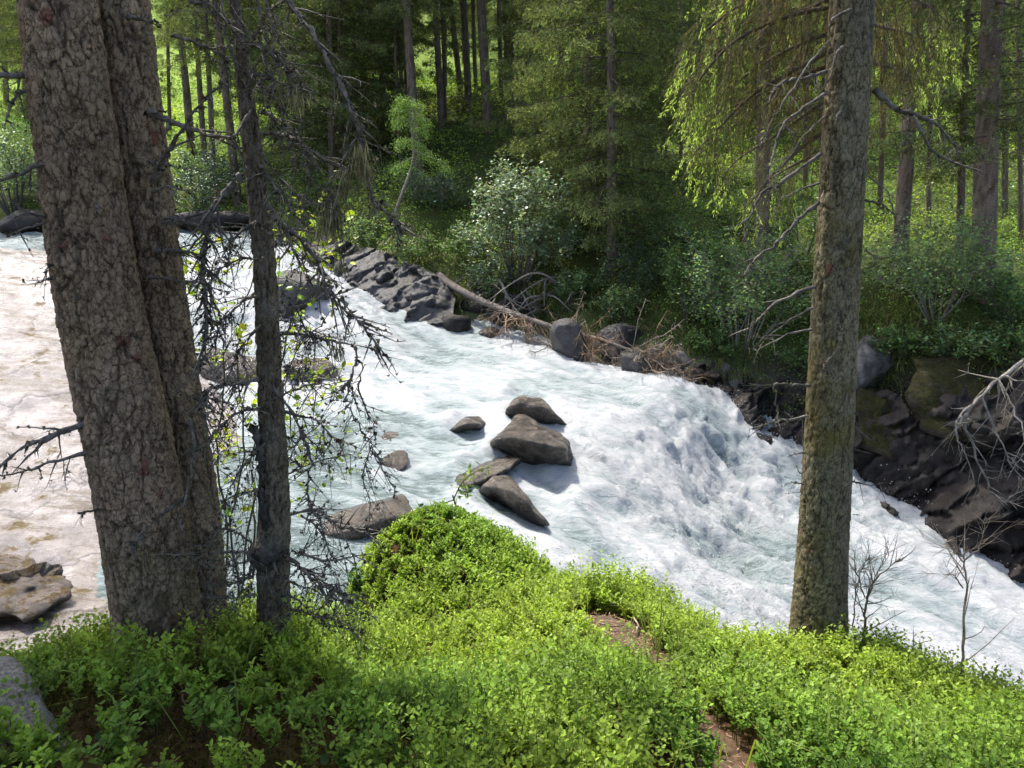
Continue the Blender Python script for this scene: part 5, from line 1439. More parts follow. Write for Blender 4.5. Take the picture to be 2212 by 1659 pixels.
# ------------------------------------------------------------------ shrubs
LEAF = np.array([(0, 0, 0), (0.30, 0.32, 0.07), (0.26, 0.70, 0.06), (0, 1, -0.03), (-0.26, 0.70, 0.06), (-0.30, 0.32, 0.07)], float)
LFQ = np.array([(0, 1, 2, 3), (0, 3, 4, 5)])
LEAF2 = np.array([(0, 0, 0), (0.32, 0.48, 0.08), (0, 1, -0.02), (-0.32, 0.48, 0.08)], float)
def leaf_cloud(mb, pos, rng, size, col, vary=0.35, updir=0.7, far=False, spread=0.9):
    n = len(pos)
    d = unit(rng.normal(size=(n, 3)) * np.array([1, 1, 0.45]) + np.array([0, 0, 0.15]))
    up = unit(np.array([0, 0, updir]) + rng.normal(size=(n, 3)) * spread * 0.5)
    xa, ya, za = frames(d, up)
    c = np.array(col) * (1 + vary * rng.normal(size=(n, 1)).clip(-1.8, 2.2)) * np.stack([1 + 0.18 * rng.normal(size=n).clip(-1.5, 1.5), np.ones(n), np.ones(n)], 1)
    c = np.maximum(c, 0.004)
    s = size * rng.uniform(0.6, 1.25, n)
    if far:
        mb.scatter(LEAF2, NET, None, pos, xa, ya, za, s, c)
    else:
        mb.scatter(LEAF, None, LFQ, pos, xa, ya, za, s, c)

def shrub(name, label, px, py, Y, width, height, seed, leaf, col, mat, nstem=14, nleaf=3500, cat='shrub', group=None, lean=(0, 0), pale=0.5, openness=0.0):
    """a bush: forking stems from one stool, leaves gathered in sprays along the outer twigs"""
    rng = np.random.default_rng(seed)
    p = W(px, py, Y)
    z = float(ground_z(p[0], p[1])[0])
    base = np.array([p[0], p[1], min(z, p[2]) if abs(z - p[2]) < 0.6 else z])
    e = empty(name, base)
    tag(e, label, cat, group)
    ms, ml = MB(), MB()
    tips = []
    for k in range(nstem):
        az = k * 2.4 + rng.uniform(-.3, .3)
        rr = width / 2 * rng.uniform(0.25, 1.0)
        h = height * math.sqrt(max(0.08, 1 - (rr / (width * 0.56)) ** 2)) * rng.uniform(0.75, 1.05)
        end = np.array([rr * math.cos(az) + lean[0] * h, rr * 0.8 * math.sin(az) + lean[1] * h, h])
        s0 = np.array([math.cos(az), math.sin(az), 0]) * width * 0.05
        path = smooth_path([s0, s0 * 1.5 + end * np.array([0.28, 0.28, 0.45]), end * np.array([0.7, 0.7, 0.8]) + rng.normal(size=3) * 0.05 * width, end], 4)
        cc = np.array([0.20, 0.185, 0.16]) * pale * rng.uniform(0.7, 1.3)
        ms.tube(path, np.linspace(0.016, 0.004, len(path)) * (height / 2.2), 5, cc)
        for _ in range(15):
            i = rng.integers(len(path) // 3, len(path))
            d = unit(rng.normal(size=3) + np.array([math.cos(az), math.sin(az), 0.5]))
            l = width * rng.uniform(0.08, 0.24)
            tp = np.array([path[i], path[i] + d * l * 0.55 + [0, 0, 0.01], path[i] + d * l])
            ms.tube(tp, [0.005, 0.0035, 0.002], 3, cc)
            tips.append(tp)
    m = max(1, nleaf // len(tips))
    pos = []
    for tp in tips:
        w = rng.uniform(0.25, 1.1, m)[:, None]
        pos.append(tp[0] * (1 - w) + tp[2] * w + rng.normal(size=(m, 3)) * width * 0.026)
    pos = np.vstack(pos)
    pos = pos[pos[:, 2] > 0.03]
    leaf_cloud(ml, pos, rng, leaf, col, far=True)
    ms.build('stems', M_dead, e, smooth=True)
    tag(ml.build('leaves', mat, e), kind='stuff')
    return e
GS = 'leafy shrubs of the far bank'
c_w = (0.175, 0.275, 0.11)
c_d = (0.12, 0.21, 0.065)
shrub('willow_bush', 'silvery willow bush catching the sun in the middle of the far bank', 1120, 600, 17.7, 2.5, 2.85, 501, 0.085, (0.21, 0.285, 0.17), M_willow, 24, 8500, group=GS, lean=(0.03, -0.1))
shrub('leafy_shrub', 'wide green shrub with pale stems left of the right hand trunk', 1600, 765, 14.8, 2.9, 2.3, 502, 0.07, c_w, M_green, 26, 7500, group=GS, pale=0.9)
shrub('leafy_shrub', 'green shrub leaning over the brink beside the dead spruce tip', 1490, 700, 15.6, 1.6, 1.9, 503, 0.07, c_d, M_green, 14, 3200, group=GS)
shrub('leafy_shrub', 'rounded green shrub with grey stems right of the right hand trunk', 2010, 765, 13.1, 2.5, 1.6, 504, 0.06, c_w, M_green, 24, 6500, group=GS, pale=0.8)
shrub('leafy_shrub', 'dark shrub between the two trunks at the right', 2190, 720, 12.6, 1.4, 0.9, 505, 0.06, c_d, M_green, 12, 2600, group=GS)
shrub('willow_bush', 'sparkling sunlit bush at the far left behind the slab', 30, 470, 27.2, 3.2, 3.0, 506, 0.09, (0.20, 0.28, 0.15), M_willow, 22, 6000, group=GS)
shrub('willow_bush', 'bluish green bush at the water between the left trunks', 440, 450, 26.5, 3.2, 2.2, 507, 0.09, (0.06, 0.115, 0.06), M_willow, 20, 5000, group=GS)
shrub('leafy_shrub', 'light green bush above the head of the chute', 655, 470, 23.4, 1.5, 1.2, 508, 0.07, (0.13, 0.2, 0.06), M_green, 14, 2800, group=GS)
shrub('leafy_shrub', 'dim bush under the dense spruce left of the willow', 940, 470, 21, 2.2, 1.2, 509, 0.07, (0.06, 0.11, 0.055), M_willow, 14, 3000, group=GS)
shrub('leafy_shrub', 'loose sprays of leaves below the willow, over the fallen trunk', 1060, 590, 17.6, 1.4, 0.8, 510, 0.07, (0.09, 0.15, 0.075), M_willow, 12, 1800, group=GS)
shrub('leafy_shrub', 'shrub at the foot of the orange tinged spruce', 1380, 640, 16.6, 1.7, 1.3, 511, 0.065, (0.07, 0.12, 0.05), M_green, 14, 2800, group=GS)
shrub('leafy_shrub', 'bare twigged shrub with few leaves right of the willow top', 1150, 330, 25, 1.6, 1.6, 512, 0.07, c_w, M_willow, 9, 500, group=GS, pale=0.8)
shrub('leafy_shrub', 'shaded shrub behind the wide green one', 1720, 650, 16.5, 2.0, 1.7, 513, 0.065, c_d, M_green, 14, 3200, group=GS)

for k, (px, py, Y, w_, h_, lab) in enumerate([(1760, 812, 14.0, 1.2, 0.75, 'low leafy bush on the brink behind the right hand trunk'), (1855, 790, 13.4, 1.0, 0.6, 'low leafy bush just right of the right hand trunk, over the black rock'), (1935, 778, 13.0, 1.1, 0.7, 'low leafy bush above the mossy shoulder of rock'), (2075, 778, 12.5, 1.3, 0.6, 'low leafy bush on top of the mossy outcrop'), (2180, 785, 12.1, 1.2, 0.6, 'low leafy bush on the outcrop at the right edge'),
                                             (1340, 700, 16.0, 1.2, 0.8, 'low leafy bush above the dead brown twigs'), (1545, 775, 14.7, 1.0, 0.6, 'low leafy bush at the roots of the wide green shrub'), (1240, 655, 16.9, 1.1, 0.7, 'low leafy bush on the grassy hump right of the willow'), (905, 565, 19.0, 1.3, 0.6, 'low leafy bush above the grey bedrock'), (790, 530, 20.2, 1.3, 0.6, 'low leafy bush at the upper end of the grey bedrock'), (1010, 560, 19.0, 1.2, 0.8, 'low leafy bush left of the willow foot'),
                                             (1290, 560, 18.2, 1.5, 0.9, 'low leafy bush between the two spruces right of the willow'), (1450, 560, 18.0, 1.8, 1.1, 'rounded bush behind the shrub on the brink'), (1560, 520, 19.5, 2.0, 1.2, 'rounded bush below the bright hanging boughs'), (830, 430, 22.5, 1.8, 0.9, 'rounded bush on the slope left of the little larch'), (1380, 440, 22.5, 1.8, 1.0, 'rounded bush on the slope behind the orange tinged spruce')]):
    shrub('low_bush', lab, px, py, Y, w_, h_, 560 + k, 0.065, c_w if k % 2 else c_d, M_green, 12, 1500, group='low bushes of the far bank')

# leafy sapling between the trunks on our bank, its leaves glowing against the light
def glowing_sapling():
    rng = np.random.default_rng(520)
    b = W(500, 1320, 3.9)
    base = np.array([b[0], b[1], float(ground_z(b[0], b[1])[0])])
    e = empty('alder_sapling', base)
    tag(e, 'leafy sapling with glowing yellow green leaves behind the thin dead tree', 'sapling')
    ms, ml = MB(), MB()
    S = [[(470, 1330), (492, 1180), (468, 980), (488, 800), (455, 640), (470, 540)], [(525, 1330), (500, 1150), (528, 950), (512, 760), (548, 600), (575, 490)], [(530, 1330), (550, 1130), (545, 980), (610, 840), (640, 760), (700, 690)], [(520, 1320), (555, 1180), (590, 1050), (680, 1000), (760, 980)],
         [(480, 1330), (462, 1200), (470, 1080), (446, 930)], [(540, 1320), (565, 1060), (600, 820), (630, 680), (660, 560), (690, 480)], [(515, 1320), (540, 1120), (610, 990), (690, 920)], [(560, 900), (620, 850), (690, 830), (730, 860)], [(548, 640), (600, 560), (660, 500), (725, 478)], [(480, 700), (450, 620), (430, 560), (400, 540)]]
    for s in S:
        p = smooth_path(px_path(s, 3.9, 3.8 + rng.uniform(-.2, .3)), 6)
        p = p + rng.normal(size=p.shape) * 0.006
        ms.tube(p, np.linspace(0.0075, 0.0025, len(p)), 5, np.array([0.10, 0.09, 0.07]))
        for _ in range(20):
            i = rng.integers(len(p) // 3, len(p))
            l = rng.uniform(0.10, 0.32)
            d = unit(rng.normal(size=3) + np.array([0.3, 0, -0.05]))
            tp = np.array([p[i], p[i] + d * l * 0.5 + [0, 0, 0.02], p[i] + d * l])
            ms.tube(tp, [0.003, 0.002, 0.0012], 3, np.array([0.09, 0.08, 0.06]))
            m = rng.integers(2, 7)
            w = rng.uniform(0.3, 1.05, m)[:, None]
            leaf_cloud(ml, tp[0] * (1 - w) + tp[2] * w + rng.normal(size=(m, 3)) * 0.015, rng, 0.042, (0.32, 0.44, 0.05), 0.25)
    local(ms, base).build('stems', M_dead, e, smooth=True)
    tag(local(ml, base).build('leaves', M_green, e), kind='stuff')
glowing_sapling()

# ------------------------------------------------------------------ the fallen spruce, the bent larch, dead saplings
def fallen_spruce():
    rng = np.random.default_rng(530)
    P_ = [W(948, 596, 18.4), W(985, 622, 17.6), W(1045, 652, 16.9), W(1110, 678, 16.2), W(1200, 708, 15.5), W(1300, 735, 14.9), W(1380, 765, 14.4), W(1430, 790, 14.1)]
    base = P_[0]
    e = empty('fallen_spruce', base)
    tag(e, 'dead spruce fallen off the bank, brown twigs trailing at the rapids', 'tree')
    p = smooth_path(P_, 5)
    mb = MB()
    mb.tube(p, np.linspace(0.10, 0.012, len(p)), 10, np.array([0.15, 0.13, 0.11]))
    local(mb, base).build('trunk', M_dead, e, smooth=True)
    for k in range(110):
        i = int(len(p) * (0.36 + 0.63 * rng.random() ** 0.8))
        i = min(i, len(p) - 1)
        tg = unit(p[-1] - p[0])
        d = unit(tg * rng.uniform(0.1, 0.9) + rng.normal(size=3) * 0.6 + np.array([0, -0.5, -0.25]))
        l = rng.uniform(0.35, 1.2)
        path = np.array([p[i], p[i] + d * l * 0.4, p[i] + d * l * 0.75 + np.array([0, 0, -0.05]), p[i] + d * l + np.array([0.08, 0, 0.06])])
        mb = MB()
        dead_limb(mb, path, rng.uniform(0.008, 0.016), rng, 14, 0.34, 0.6, 0.3, None, 0, 0.006, 0.5)
        tint = np.array([1.3, 0.98, 0.72]) if rng.random() < 0.55 else np.array([1.35, 1.25, 1.15])
        mb.c = [c * tint * rng.uniform(0.7, 1.5) for c in mb.c]
        local(mb, base).build('branch', M_dead, e, smooth=True)
    for k in range(10):
        i = int(len(p) * rng.uniform(0.02, 0.4))
        d = unit(rng.normal(size=3) + np.array([0, 0, 0.3]))
        mb = MB()
        dead_limb(mb, np.array([p[i], p[i] + d * 0.3, p[i] + d * 0.6 + [0, 0, -0.05]]), 0.012, rng, 6, 0.22, 0.7, 0.4)
        local(mb, base).build('branch', M_dead, e, smooth=True)
fallen_spruce()

def roots():
    rng = np.random.default_rng(533)
    b = W(1190, 640, 16.9)
    base = np.array(b)
    e = empty('bared_roots', base)
    tag(e, 'grey bared roots and dead sticks hanging under the grassy bank', 'roots')
    for k in range(16):
        s = W(rng.uniform(1060, 1270), rng.uniform(600, 660), 16.9)
        t_ = W(rng.uniform(1010, 1260), rng.uniform(650, 720), 16.2)
        mid = (s + t_) / 2 + rng.normal(size=3) * 0.2
        mb = MB()
        dead_limb(mb, np.array([s, mid, t_]), rng.uniform(0.012, 0.035), rng, 5, 0.35, 0.6, 0.4)
        local(mb, base).build('root', M_dead, e, smooth=True)
roots()

def larch():
    rng = np.random.default_rng(540)
    P_ = [W(872, 505, 20.2), W(856, 462, 20.0), W(868, 420, 19.8), W(886, 370, 19.7), W(894, 320, 19.6), W(886, 262, 19.6), W(878, 225, 19.6)]
    base = np.array(P_[0])
    e = empty('young_larch', base)
    tag(e, 'small bent larch with fresh light green tufts on the far bank', 'tree')
    p = smooth_path(P_, 5)
    ms, ml = MB(), MB()
    ms.tube(p, np.linspace(0.05, 0.012, len(p)), 7, np.array([0.22, 0.20, 0.17]))
    B_ = [[(893, 325), (920, 335), (955, 350), (972, 365)], [(889, 300), (905, 312), (935, 330)], [(886, 262), (865, 255), (850, 265)], [(882, 245), (905, 248), (925, 265)], [(880, 235), (865, 228), (848, 240)], [(878, 225), (890, 218), (912, 232)], [(885, 270), (905, 275), (922, 285)], [(891, 340), (868, 352), (850, 362)], [(879, 228), (872, 212), (858, 216)], [(890, 305), (870, 300), (855, 312)]]
    for s in B_:
        q_ = smooth_path(px_path(s, 19.6, 19.3), 6)
        ms.tube(q_, np.linspace(0.015, 0.005, len(q_)), 4, np.array([0.2, 0.18, 0.15]))
        m = 520
        i = rng.integers(2, len(q_), m)
        w = rng.random((m, 1))
        pos = q_[i] + np.array([0, 0, -1]) * w * rng.uniform(0.0, 0.28, (m, 1)) + rng.normal(size=(m, 3)) * np.array([0.07, 0.09, 0.05])
        spray_cluster(pos, unit(rng.normal(size=(m, 3)) + np.array([0, 0, -0.6])), rng, rng.uniform(0.03, 0.07, m), rng.uniform(0.012, 0.02, m), np.array([0.17, 0.30, 0.075]) * rng.uniform(0.6, 1.4, (m, 1)), ml)
    local(ms, base).build('trunk', M_dead, e, smooth=True)
    tag(local(ml, base).build('crown', M_larch, e), kind='stuff')
larch()

def dead_sapling(label, stems, Y, seed, tint, tw=16):
    rng = np.random.default_rng(seed)
    b = W(stems[0][0][0], stems[0][0][1], Y)
    base = np.array([b[0], b[1], b[2]])
    e = empty('dead_sapling', base)
    tag(e, label, 'sapling', 'dead saplings on the brink')
    for k, s in enumerate(stems):
        mb = MB()
        dead_limb(mb, px_path(s, Y, Y - 0.15), 0.009 if k == 0 else 0.005, rng, tw, 0.30, 0.7, 0.3, None, 0, 0.0015, -0.25)
        mb.c = [c * np.array(tint) for c in mb.c]
        local(mb, base).build('stem' if k == 0 else 'branch', M_dead, e, smooth=True)
dead_sapling('bare brown sapling fanned out just right of the right hand trunk', [[(1858, 1440), (1868, 1350), (1872, 1300), (1895, 1250), (1945, 1205)], [(1872, 1300), (1885, 1255), (1920, 1200)], [(1868, 1290), (1850, 1240), (1845, 1190)], [(1850, 1440), (1845, 1330), (1860, 1240), (1880, 1200)]], 3.9, 551, (1.2, 0.95, 0.85))
dead_sapling('pale dead sapling with a forked top above the right hand shrubs', [[(2078, 1470), (2080, 1380), (2086, 1280), (2082, 1210), (2090, 1180)], [(2082, 1215), (2060, 1190), (2042, 1172)], [(2084, 1210), (2115, 1180), (2128, 1130)], [(2080, 1270), (2062, 1245), (2040, 1240)]], 3.5, 552, (2.0, 1.7, 1.5), 10)
# ------------------------------------------------------------------ ground cover of the far bank
def far_cover():
    rng = np.random.default_rng(601)
    tx = np.array([W(*t)[0] for t in TOP]); ty = np.array([W(*t)[1] for t in TOP])
    n = 250000
    Y = 11.5 + (46 - 11.5) * rng.random(n) ** 1.25
    X = rng.uniform(-0.74, 0.74, n) * (Y + 2)
    ok = Y > np.interp(X, tx, ty) - 0.25 - 0.5 * (X > 5)
    X, Y = X[ok], Y[ok]
    clump = fbm(P3(X * 1.1, Y * 1.1), 3, 610)
    keep = rng.random(len(X)) < (0.35 + 0.65 * sstep(-0.35, 0.15, clump))
    X, Y, clump = X[keep], Y[keep], clump[keep]
    hump = np.maximum(0, billow(P3(X * 1.7, Y * 1.7), 3, 611)) ** 1.5 * 0.85
    Z = ground_z(X, Y) + hump * rng.uniform(0.25, 1.0, len(X)) + 0.03
    size = np.clip(0.0030 * Y, 0.04, 0.11)
    mb = MB()
    tone = fbm(P3(X * 0.35, Y * 0.35), 3, 613)
    pos = np.stack([X, Y, Z], 1)
    m = len(X)
    d = unit(rng.normal(size=(m, 3)) * np.array([1, 1, 0.5]) + np.array([0, 0, 0.3]))
    xa, ya, za = frames(d, unit(np.array([0, 0, 0.8]) + rng.normal(size=(m, 3)) * 0.45))
    c1, c2 = np.array([0.16, 0.29, 0.055]), np.array([0.29, 0.40, 0.065])
    k = sstep(-0.3, 0.4, tone)[:, None]
    col = (c1 * (1 - k) + c2 * k) * rng.uniform(0.55, 1.45, (m, 1))
    mb.scatter(LEAF2, NET, None, pos, xa, ya, za, size * rng.uniform(0.7, 1.5, m), col)
    tag(mb.build('bilberry_cover', M_green), 'low bilberry and fern cover on the far bank under the spruces', 'ground cover', kind='stuff')
far_cover()

def bank_grass():
    rng = np.random.default_rng(620)
    mb = MB()
    tp = np.array([W(*t) for t in TOP])
    cum = np.linspace(0, len(tp) - 1, 400)
    n = 7500
    u = rng.uniform(2.6, len(tp) - 1.01, n)
    i = np.floor(u).astype(int)
    f = (u - i)[:, None]
    p = tp[i] * (1 - f) + tp[i + 1] * f
    p = p + np.stack([rng.normal(0, .15, n), rng.normal(0.15, .45, n), np.zeros(n)], 1)
    p[:, 2] = ground_z(p[:, 0], p[:, 1])
    tuft = fbm(P3(p[:, 0] * 2.2, p[:, 1] * 2.2), 3, 622)
    p = p[tuft > -0.12]
    n = len(p)
    out = unit(np.stack([rng.normal(0.05, .5, n), -1 + rng.normal(0, .45, n), np.zeros(n)], 1))
    L = rng.uniform(0.12, 0.34, n)[:, None]
    w = np.cross(out, [0, 0, 1.0]) * 0.006
    col = np.where(rng.random((n, 1)) < 0.3, np.array([0.16, 0.14, 0.06]), np.array([0.10, 0.15, 0.035])) * rng.uniform(0.6, 1.4, (n, 1))
    a = p
    b = p + out * L * 0.35 + np.array([0, 0, 1]) * L * 0.38
    c = p + out * L * 0.75 + np.array([0, 0, 1]) * L * 0.15
    d = p + out * L * 0.95 + np.array([0, 0, -1]) * L * 0.30
    v = np.stack([a - w, a + w, b + w, b - w, c + w * .8, c - w * .8, d], 1).reshape(-1, 3)
    o = (np.arange(n) * 7)[:, None]
    q = np.concatenate([o + np.array([[0, 1, 2, 3]]), o + np.array([[3, 2, 4, 5]])])
    t = o + np.array([[5, 4, 6]])
    mb.add(v, t, q, np.repeat(col, 7, 0))
    tag(mb.build('bank_grass', M_green), 'tufts of grass hanging over the edge of the far bank', 'grass', kind='stuff')
bank_grass()

# ------------------------------------------------------------------ bilberry on our bank
M_bil = mat_leaf('bilberry leaves', 0.48, 0.05, 0.42, (1.15, 1.12, 0.40), 0.25, 30)
M_twig = mat_vcol('green brown twigs', 0.8, 80, 0.4, 0.2, 0.002, 0.2)
def bil_sprig(rng, h=0.30, nst=5, nl=10, spread=0.10):
    """positions, directions, and stem lines of one bilberry plant"""
    P_, D_, N_, S_ = [], [], [], []
    for k in range(nst):
        az = rng.uniform(0, 6.28)
        r = spread * rng.uniform(0.2, 1.0)
        hh = h * rng.uniform(0.6, 1.05)
        p = smooth_path([[0.15 * r * math.cos(az), 0.15 * r * math.sin(az), -0.03], [0.5 * r * math.cos(az), 0.5 * r * math.sin(az), hh * 0.5], [r * math.cos(az) + rng.normal() * .01, r * math.sin(az) + rng.normal() * .01, hh]], 4)
        S_.append(p)
        br = [(p, 0.35)]
        for _ in range(2):
            i = rng.integers(3, len(p) - 1)
            d = unit(np.array([rng.normal(), rng.normal(), 1.1]))
            l = hh * rng.uniform(0.22, 0.42)
            q = np.array([p[i], p[i] + d * l * 0.5, p[i] + d * l + [0, 0, 0.01]])
            S_.append(q)
            br.append((q, 0.15))
        for q, lo in br:
            m = nl if q is p else nl * 2 // 3
            for j in range(m):
                t = lo + (1 - lo) * (j + 0.5 * rng.random()) / m
                x = t * (len(q) - 1)
                i = min(int(x), len(q) - 2)
                pos = q[i] + (q[i + 1] - q[i]) * (x - i)
                tg = unit(q[i + 1] - q[i])
                a2 = j * 2.6 + rng.uniform(-.6, .6)
                dd = unit(np.array([math.cos(a2), math.sin(a2), 0.0]) + tg * 0.75)
                P_.append(pos); D_.append(dd); N_.append(unit(np.array([0, 0, 1.0]) + tg * 0.3 + rng.normal(size=3) * 0.3))
    return np.array(P_), np.array(D_), np.array(N_), S_

def plant_many(mbl, mbs, xy, zs, rng, protos, scale, leaf, col, fine, stems=True):
    n = len(xy)
    which = rng.integers(0, len(protos), n)
    for w, (P_, D_, N_, S_) in enumerate(protos):
        idx = np.where(which == w)[0]
        if not len(idx):
            continue
        k = len(idx)
        th = rng.uniform(0, 6.28, k)
        c, s = np.cos(th), np.sin(th)
        sc = scale[idx]
        def rot(A):
            return np.stack([c[:, None] * A[None, :, 0] - s[:, None] * A[None, :, 1], s[:, None] * A[None, :, 0] + c[:, None] * A[None, :, 1], np.broadcast_to(A[None, :, 2], (k, len(A)))], -1)
        o = np.stack([xy[idx, 0], xy[idx, 1], zs[idx]], 1)[:, None]
        pos = (rot(P_) * sc[:, None, None] + o).reshape(-1, 3)
        d = rot(D_).reshape(-1, 3) + rng.normal(size=(k * len(P_), 3)) * 0.15
        nn = rot(N_).reshape(-1, 3)
        xa, ya, za = frames(d, nn)
        cc = np.repeat(col[idx], len(P_), 0) * rng.uniform(0.7, 1.35, (len(pos), 1))
        ls = np.repeat(leaf[idx], len(P_)) * rng.uniform(0.65, 1.2, len(pos))
        if fine:
            mbl.scatter(LEAF, None, LFQ, pos, xa, ya, za, ls, cc)
        else:
            mbl.scatter(LEAF2, NET, None, pos, xa, ya, za, ls, cc)
        if stems:
            for p in S_[::3]:
                q = p if len(p) <= 3 else p[[0, len(p) // 2, -2]]
                v = (rot(q) * sc[:, None, None] + o)
                w_ = np.array([0.0010, 0.0003, 0]) 
                vv = np.stack([v - w_, v + w_], 2).reshape(k, -1, 3)
                m = vv.shape[1]
                off = (np.arange(k) * m)[:, None]
                qq = np.concatenate([off + np.array([[0, 1, 3, 2]]), off + np.array([[2, 3, 5, 4]])])
                mbs.add(vv.reshape(-1, 3), None, qq, np.array([0.12, 0.125, 0.04]))

def bare_moss(x, y):
    """how much the mossy, thinly grown patch at the lower left covers a point"""
    f = np.exp(-(((x + 0.70) / 0.80) ** 2 + ((y - 1.95) / 0.48) ** 2) ** 1.5)
    g = np.exp(-(((x + 1.45) / 0.75) ** 2 + ((y - 2.1) / 0.42) ** 2) ** 1.5)
    return np.maximum(f, g)

def near_cover():
    rng = np.random.default_rng(640)
    protos = [bil_sprig(rng, 0.28, 4, 9, 0.11) for _ in range(7)]
    # candidate spots
    n = 17500
    X = rng.uniform(-4.2, 4.2, n)
    Y = rng.uniform(1.35, 6.6, n)
    nb_ = near_bank(X, Y)
    vis = np.abs(X) < 0.78 * Y + 0.6
    pdist = path_dist(X, Y)
    tr = np.minimum.reduce([np.hypot(X - a, Y - b) - r for a, b, r in ((-1.4, 2.8, .26), (-1.2, 2.98, .18), (-.96, 2.86, .10), (1.78, 4.0, .20))])
    clump = fbm(P3(X * 1.5, Y * 1.5), 3, 641)
    prob = np.maximum(0.5 + 0.5 * sstep(-0.45, 0.1, clump), Y > 4.6) * (1 - 0.86 * bare_moss(X, Y))
    keep = ((Y < 4.2) | (rng.random(n) < 0.7) | (Y > 5.0)) & (nb_ > np.where(Y > 4.5, -0.55, -0.22)) & vis & (pdist > 0.06) & (tr > 0) & (rng.random(n) < prob)
    X, Y, clump = X[keep], Y[keep], clump[keep]
    Z = ground_z(X, Y)
    hump = fbm(P3(X * 0.9, Y * 0.9), 2, 645)
    scale = (0.72 + 0.60 * hump + 0.35 * clump) * rng.uniform(0.7, 1.25, len(X)) * np.where(Y > 4.4, 1.1, 0.85)
    scale *= np.where(path_dist(X, Y) < 0.22, 0.7, 1.0)
    scale = np.clip(scale, 0.35, 1.3)
    tone = fbm(P3(X * 0.8, Y * 0.8), 3, 647)
    k = sstep(-0.4, 0.4, tone)[:, None]
    col = (np.array([0.17, 0.30, 0.045]) * (1 - k) + np.array([0.30, 0.41, 0.055]) * k) * rng.uniform(0.55, 1.3, (len(X), 1))
    leaf = np.full(len(X), 0.0198) * rng.uniform(0.85, 1.15, len(X))
    near = Y < 2.3
    for nm, sel, fine, lab in (('bilberry_carpet', near, True, 'bright green bilberry bushes covering the bank at our feet'), ('bilberry_mound', ~near, False, 'sunlit mound of bilberry bushes at the edge above the rapids')):
        ml, ms = MB(), MB()
        plant_many(ml, ms, np.stack([X[sel], Y[sel]], 1), Z[sel], rng, protos, scale[sel], leaf[sel] * (1.0 if fine else np.where(Y[sel] > 4.2, 1.35, 1.12)), col[sel], fine)
        o = tag(ml.build(nm, M_bil), lab, 'ground cover', kind='stuff')
        tag(ms.build('twigs', M_twig, o), kind='stuff')
near_cover()

def plant(name, label, px, py, Y, seed, h, nst, nl, leaf, col, cat='plant', group=None, spread=0.10, mat=None):
    rng = np.random.default_rng(seed)
    p = W(px, py, Y)
    z = float(ground_z(p[0], p[1])[0])
    e = empty(name, (p[0], p[1], z))
    tag(e, label, cat, group)
    P_, D_, N_, S_ = bil_sprig(rng, h, nst, nl, spread)
    xa, ya, za = frames(D_, N_)
    mb = MB()
    mb.scatter(LEAF, None, LFQ, P_, xa, ya, za, leaf * rng.uniform(0.6, 1.2, len(P_)), np.array(col) * rng.uniform(0.75, 1.3, (len(P_), 1)))
    ms = MB()
    for s in S_:
        ms.tube(s, np.linspace(0.0022, 0.001, len(s)), 4, np.array([0.075, 0.07, 0.03]))
    ms.build('stems', M_twig, e, smooth=True)
    tag(mb.build('leaves', mat or M_bil, e), kind='stuff')
GBp = 'single bilberry plants in the shaded foreground'
cb = (0.17, 0.29, 0.045)
for k, (px, py, Y, h, lab) in enumerate([(480, 1600, 1.95, .16, 'bilberry plant by the lower edge, just right of the cracked stone'), (300, 1520, 2.15, .17, 'dull leafed bilberry plant above the cracked stone, on bare moss'), (430, 1560, 2.05, .15, 'low bilberry plant beside the crossed pale twigs'),
                                        (880, 1620, 1.95, .20, 'bright bilberry plant at the lower edge below the moss patch'), (800, 1545, 2.15, .18, 'broad leafed bilberry plant at the right of the moss patch'), (960, 1560, 2.15, .24, 'dark upright bilberry plant at the border of shade and sun'), (760, 1640, 1.9, .18, 'shaded bilberry plant at the lower edge, left of the bright one'),
                                        (640, 1520, 2.2, .12, 'tiny bilberry seedling in the middle of the moss'), (1050, 1630, 1.95, .22, 'dark bilberry plant at the lower edge where the shade ends'), (250, 1640, 1.85, .15, 'bilberry plant in the shade under the cracked stone')]):
    plant('bilberry_plant', lab, px, py, Y, 700 + k, h, 6, 9, 0.026, cb, group=GBp, spread=0.085)
def sprout(label, px, py, Y, h, seed, leaf=0.035, n=3, col=(0.09, 0.15, 0.03), loose=0.08):
    plant('tree_seedling', label, px, py, Y, seed, h, n, 9, leaf, col, 'sapling', 'seedlings along the brink', loose, M_green)
sprout('upright seedling against the white water right of the path head', 1402, 1290, 4.85, .42, 801)
sprout('shorter seedling left of the upright one at the path head', 1330, 1270, 5.0, .36, 802, n=2)
sprout('seedling with serrated leaves against the foam midway to the right trunk', 1548, 1350, 4.5, .48, 803)
sprout('dark seedling close to the foot of the right trunk', 1650, 1400, 4.3, .34, 804, col=(0.05, 0.09, 0.025))
sprout('seedling left of the double trunk, in front of the slab', 200, 1340, 3.6, .42, 805, n=4, col=(0.12, 0.19, 0.05))
sprout('broad leafed sprout at the left tip of the mound', 770, 1200, 5.3, .30, 806, 0.05, col=(0.06, 0.14, 0.03))
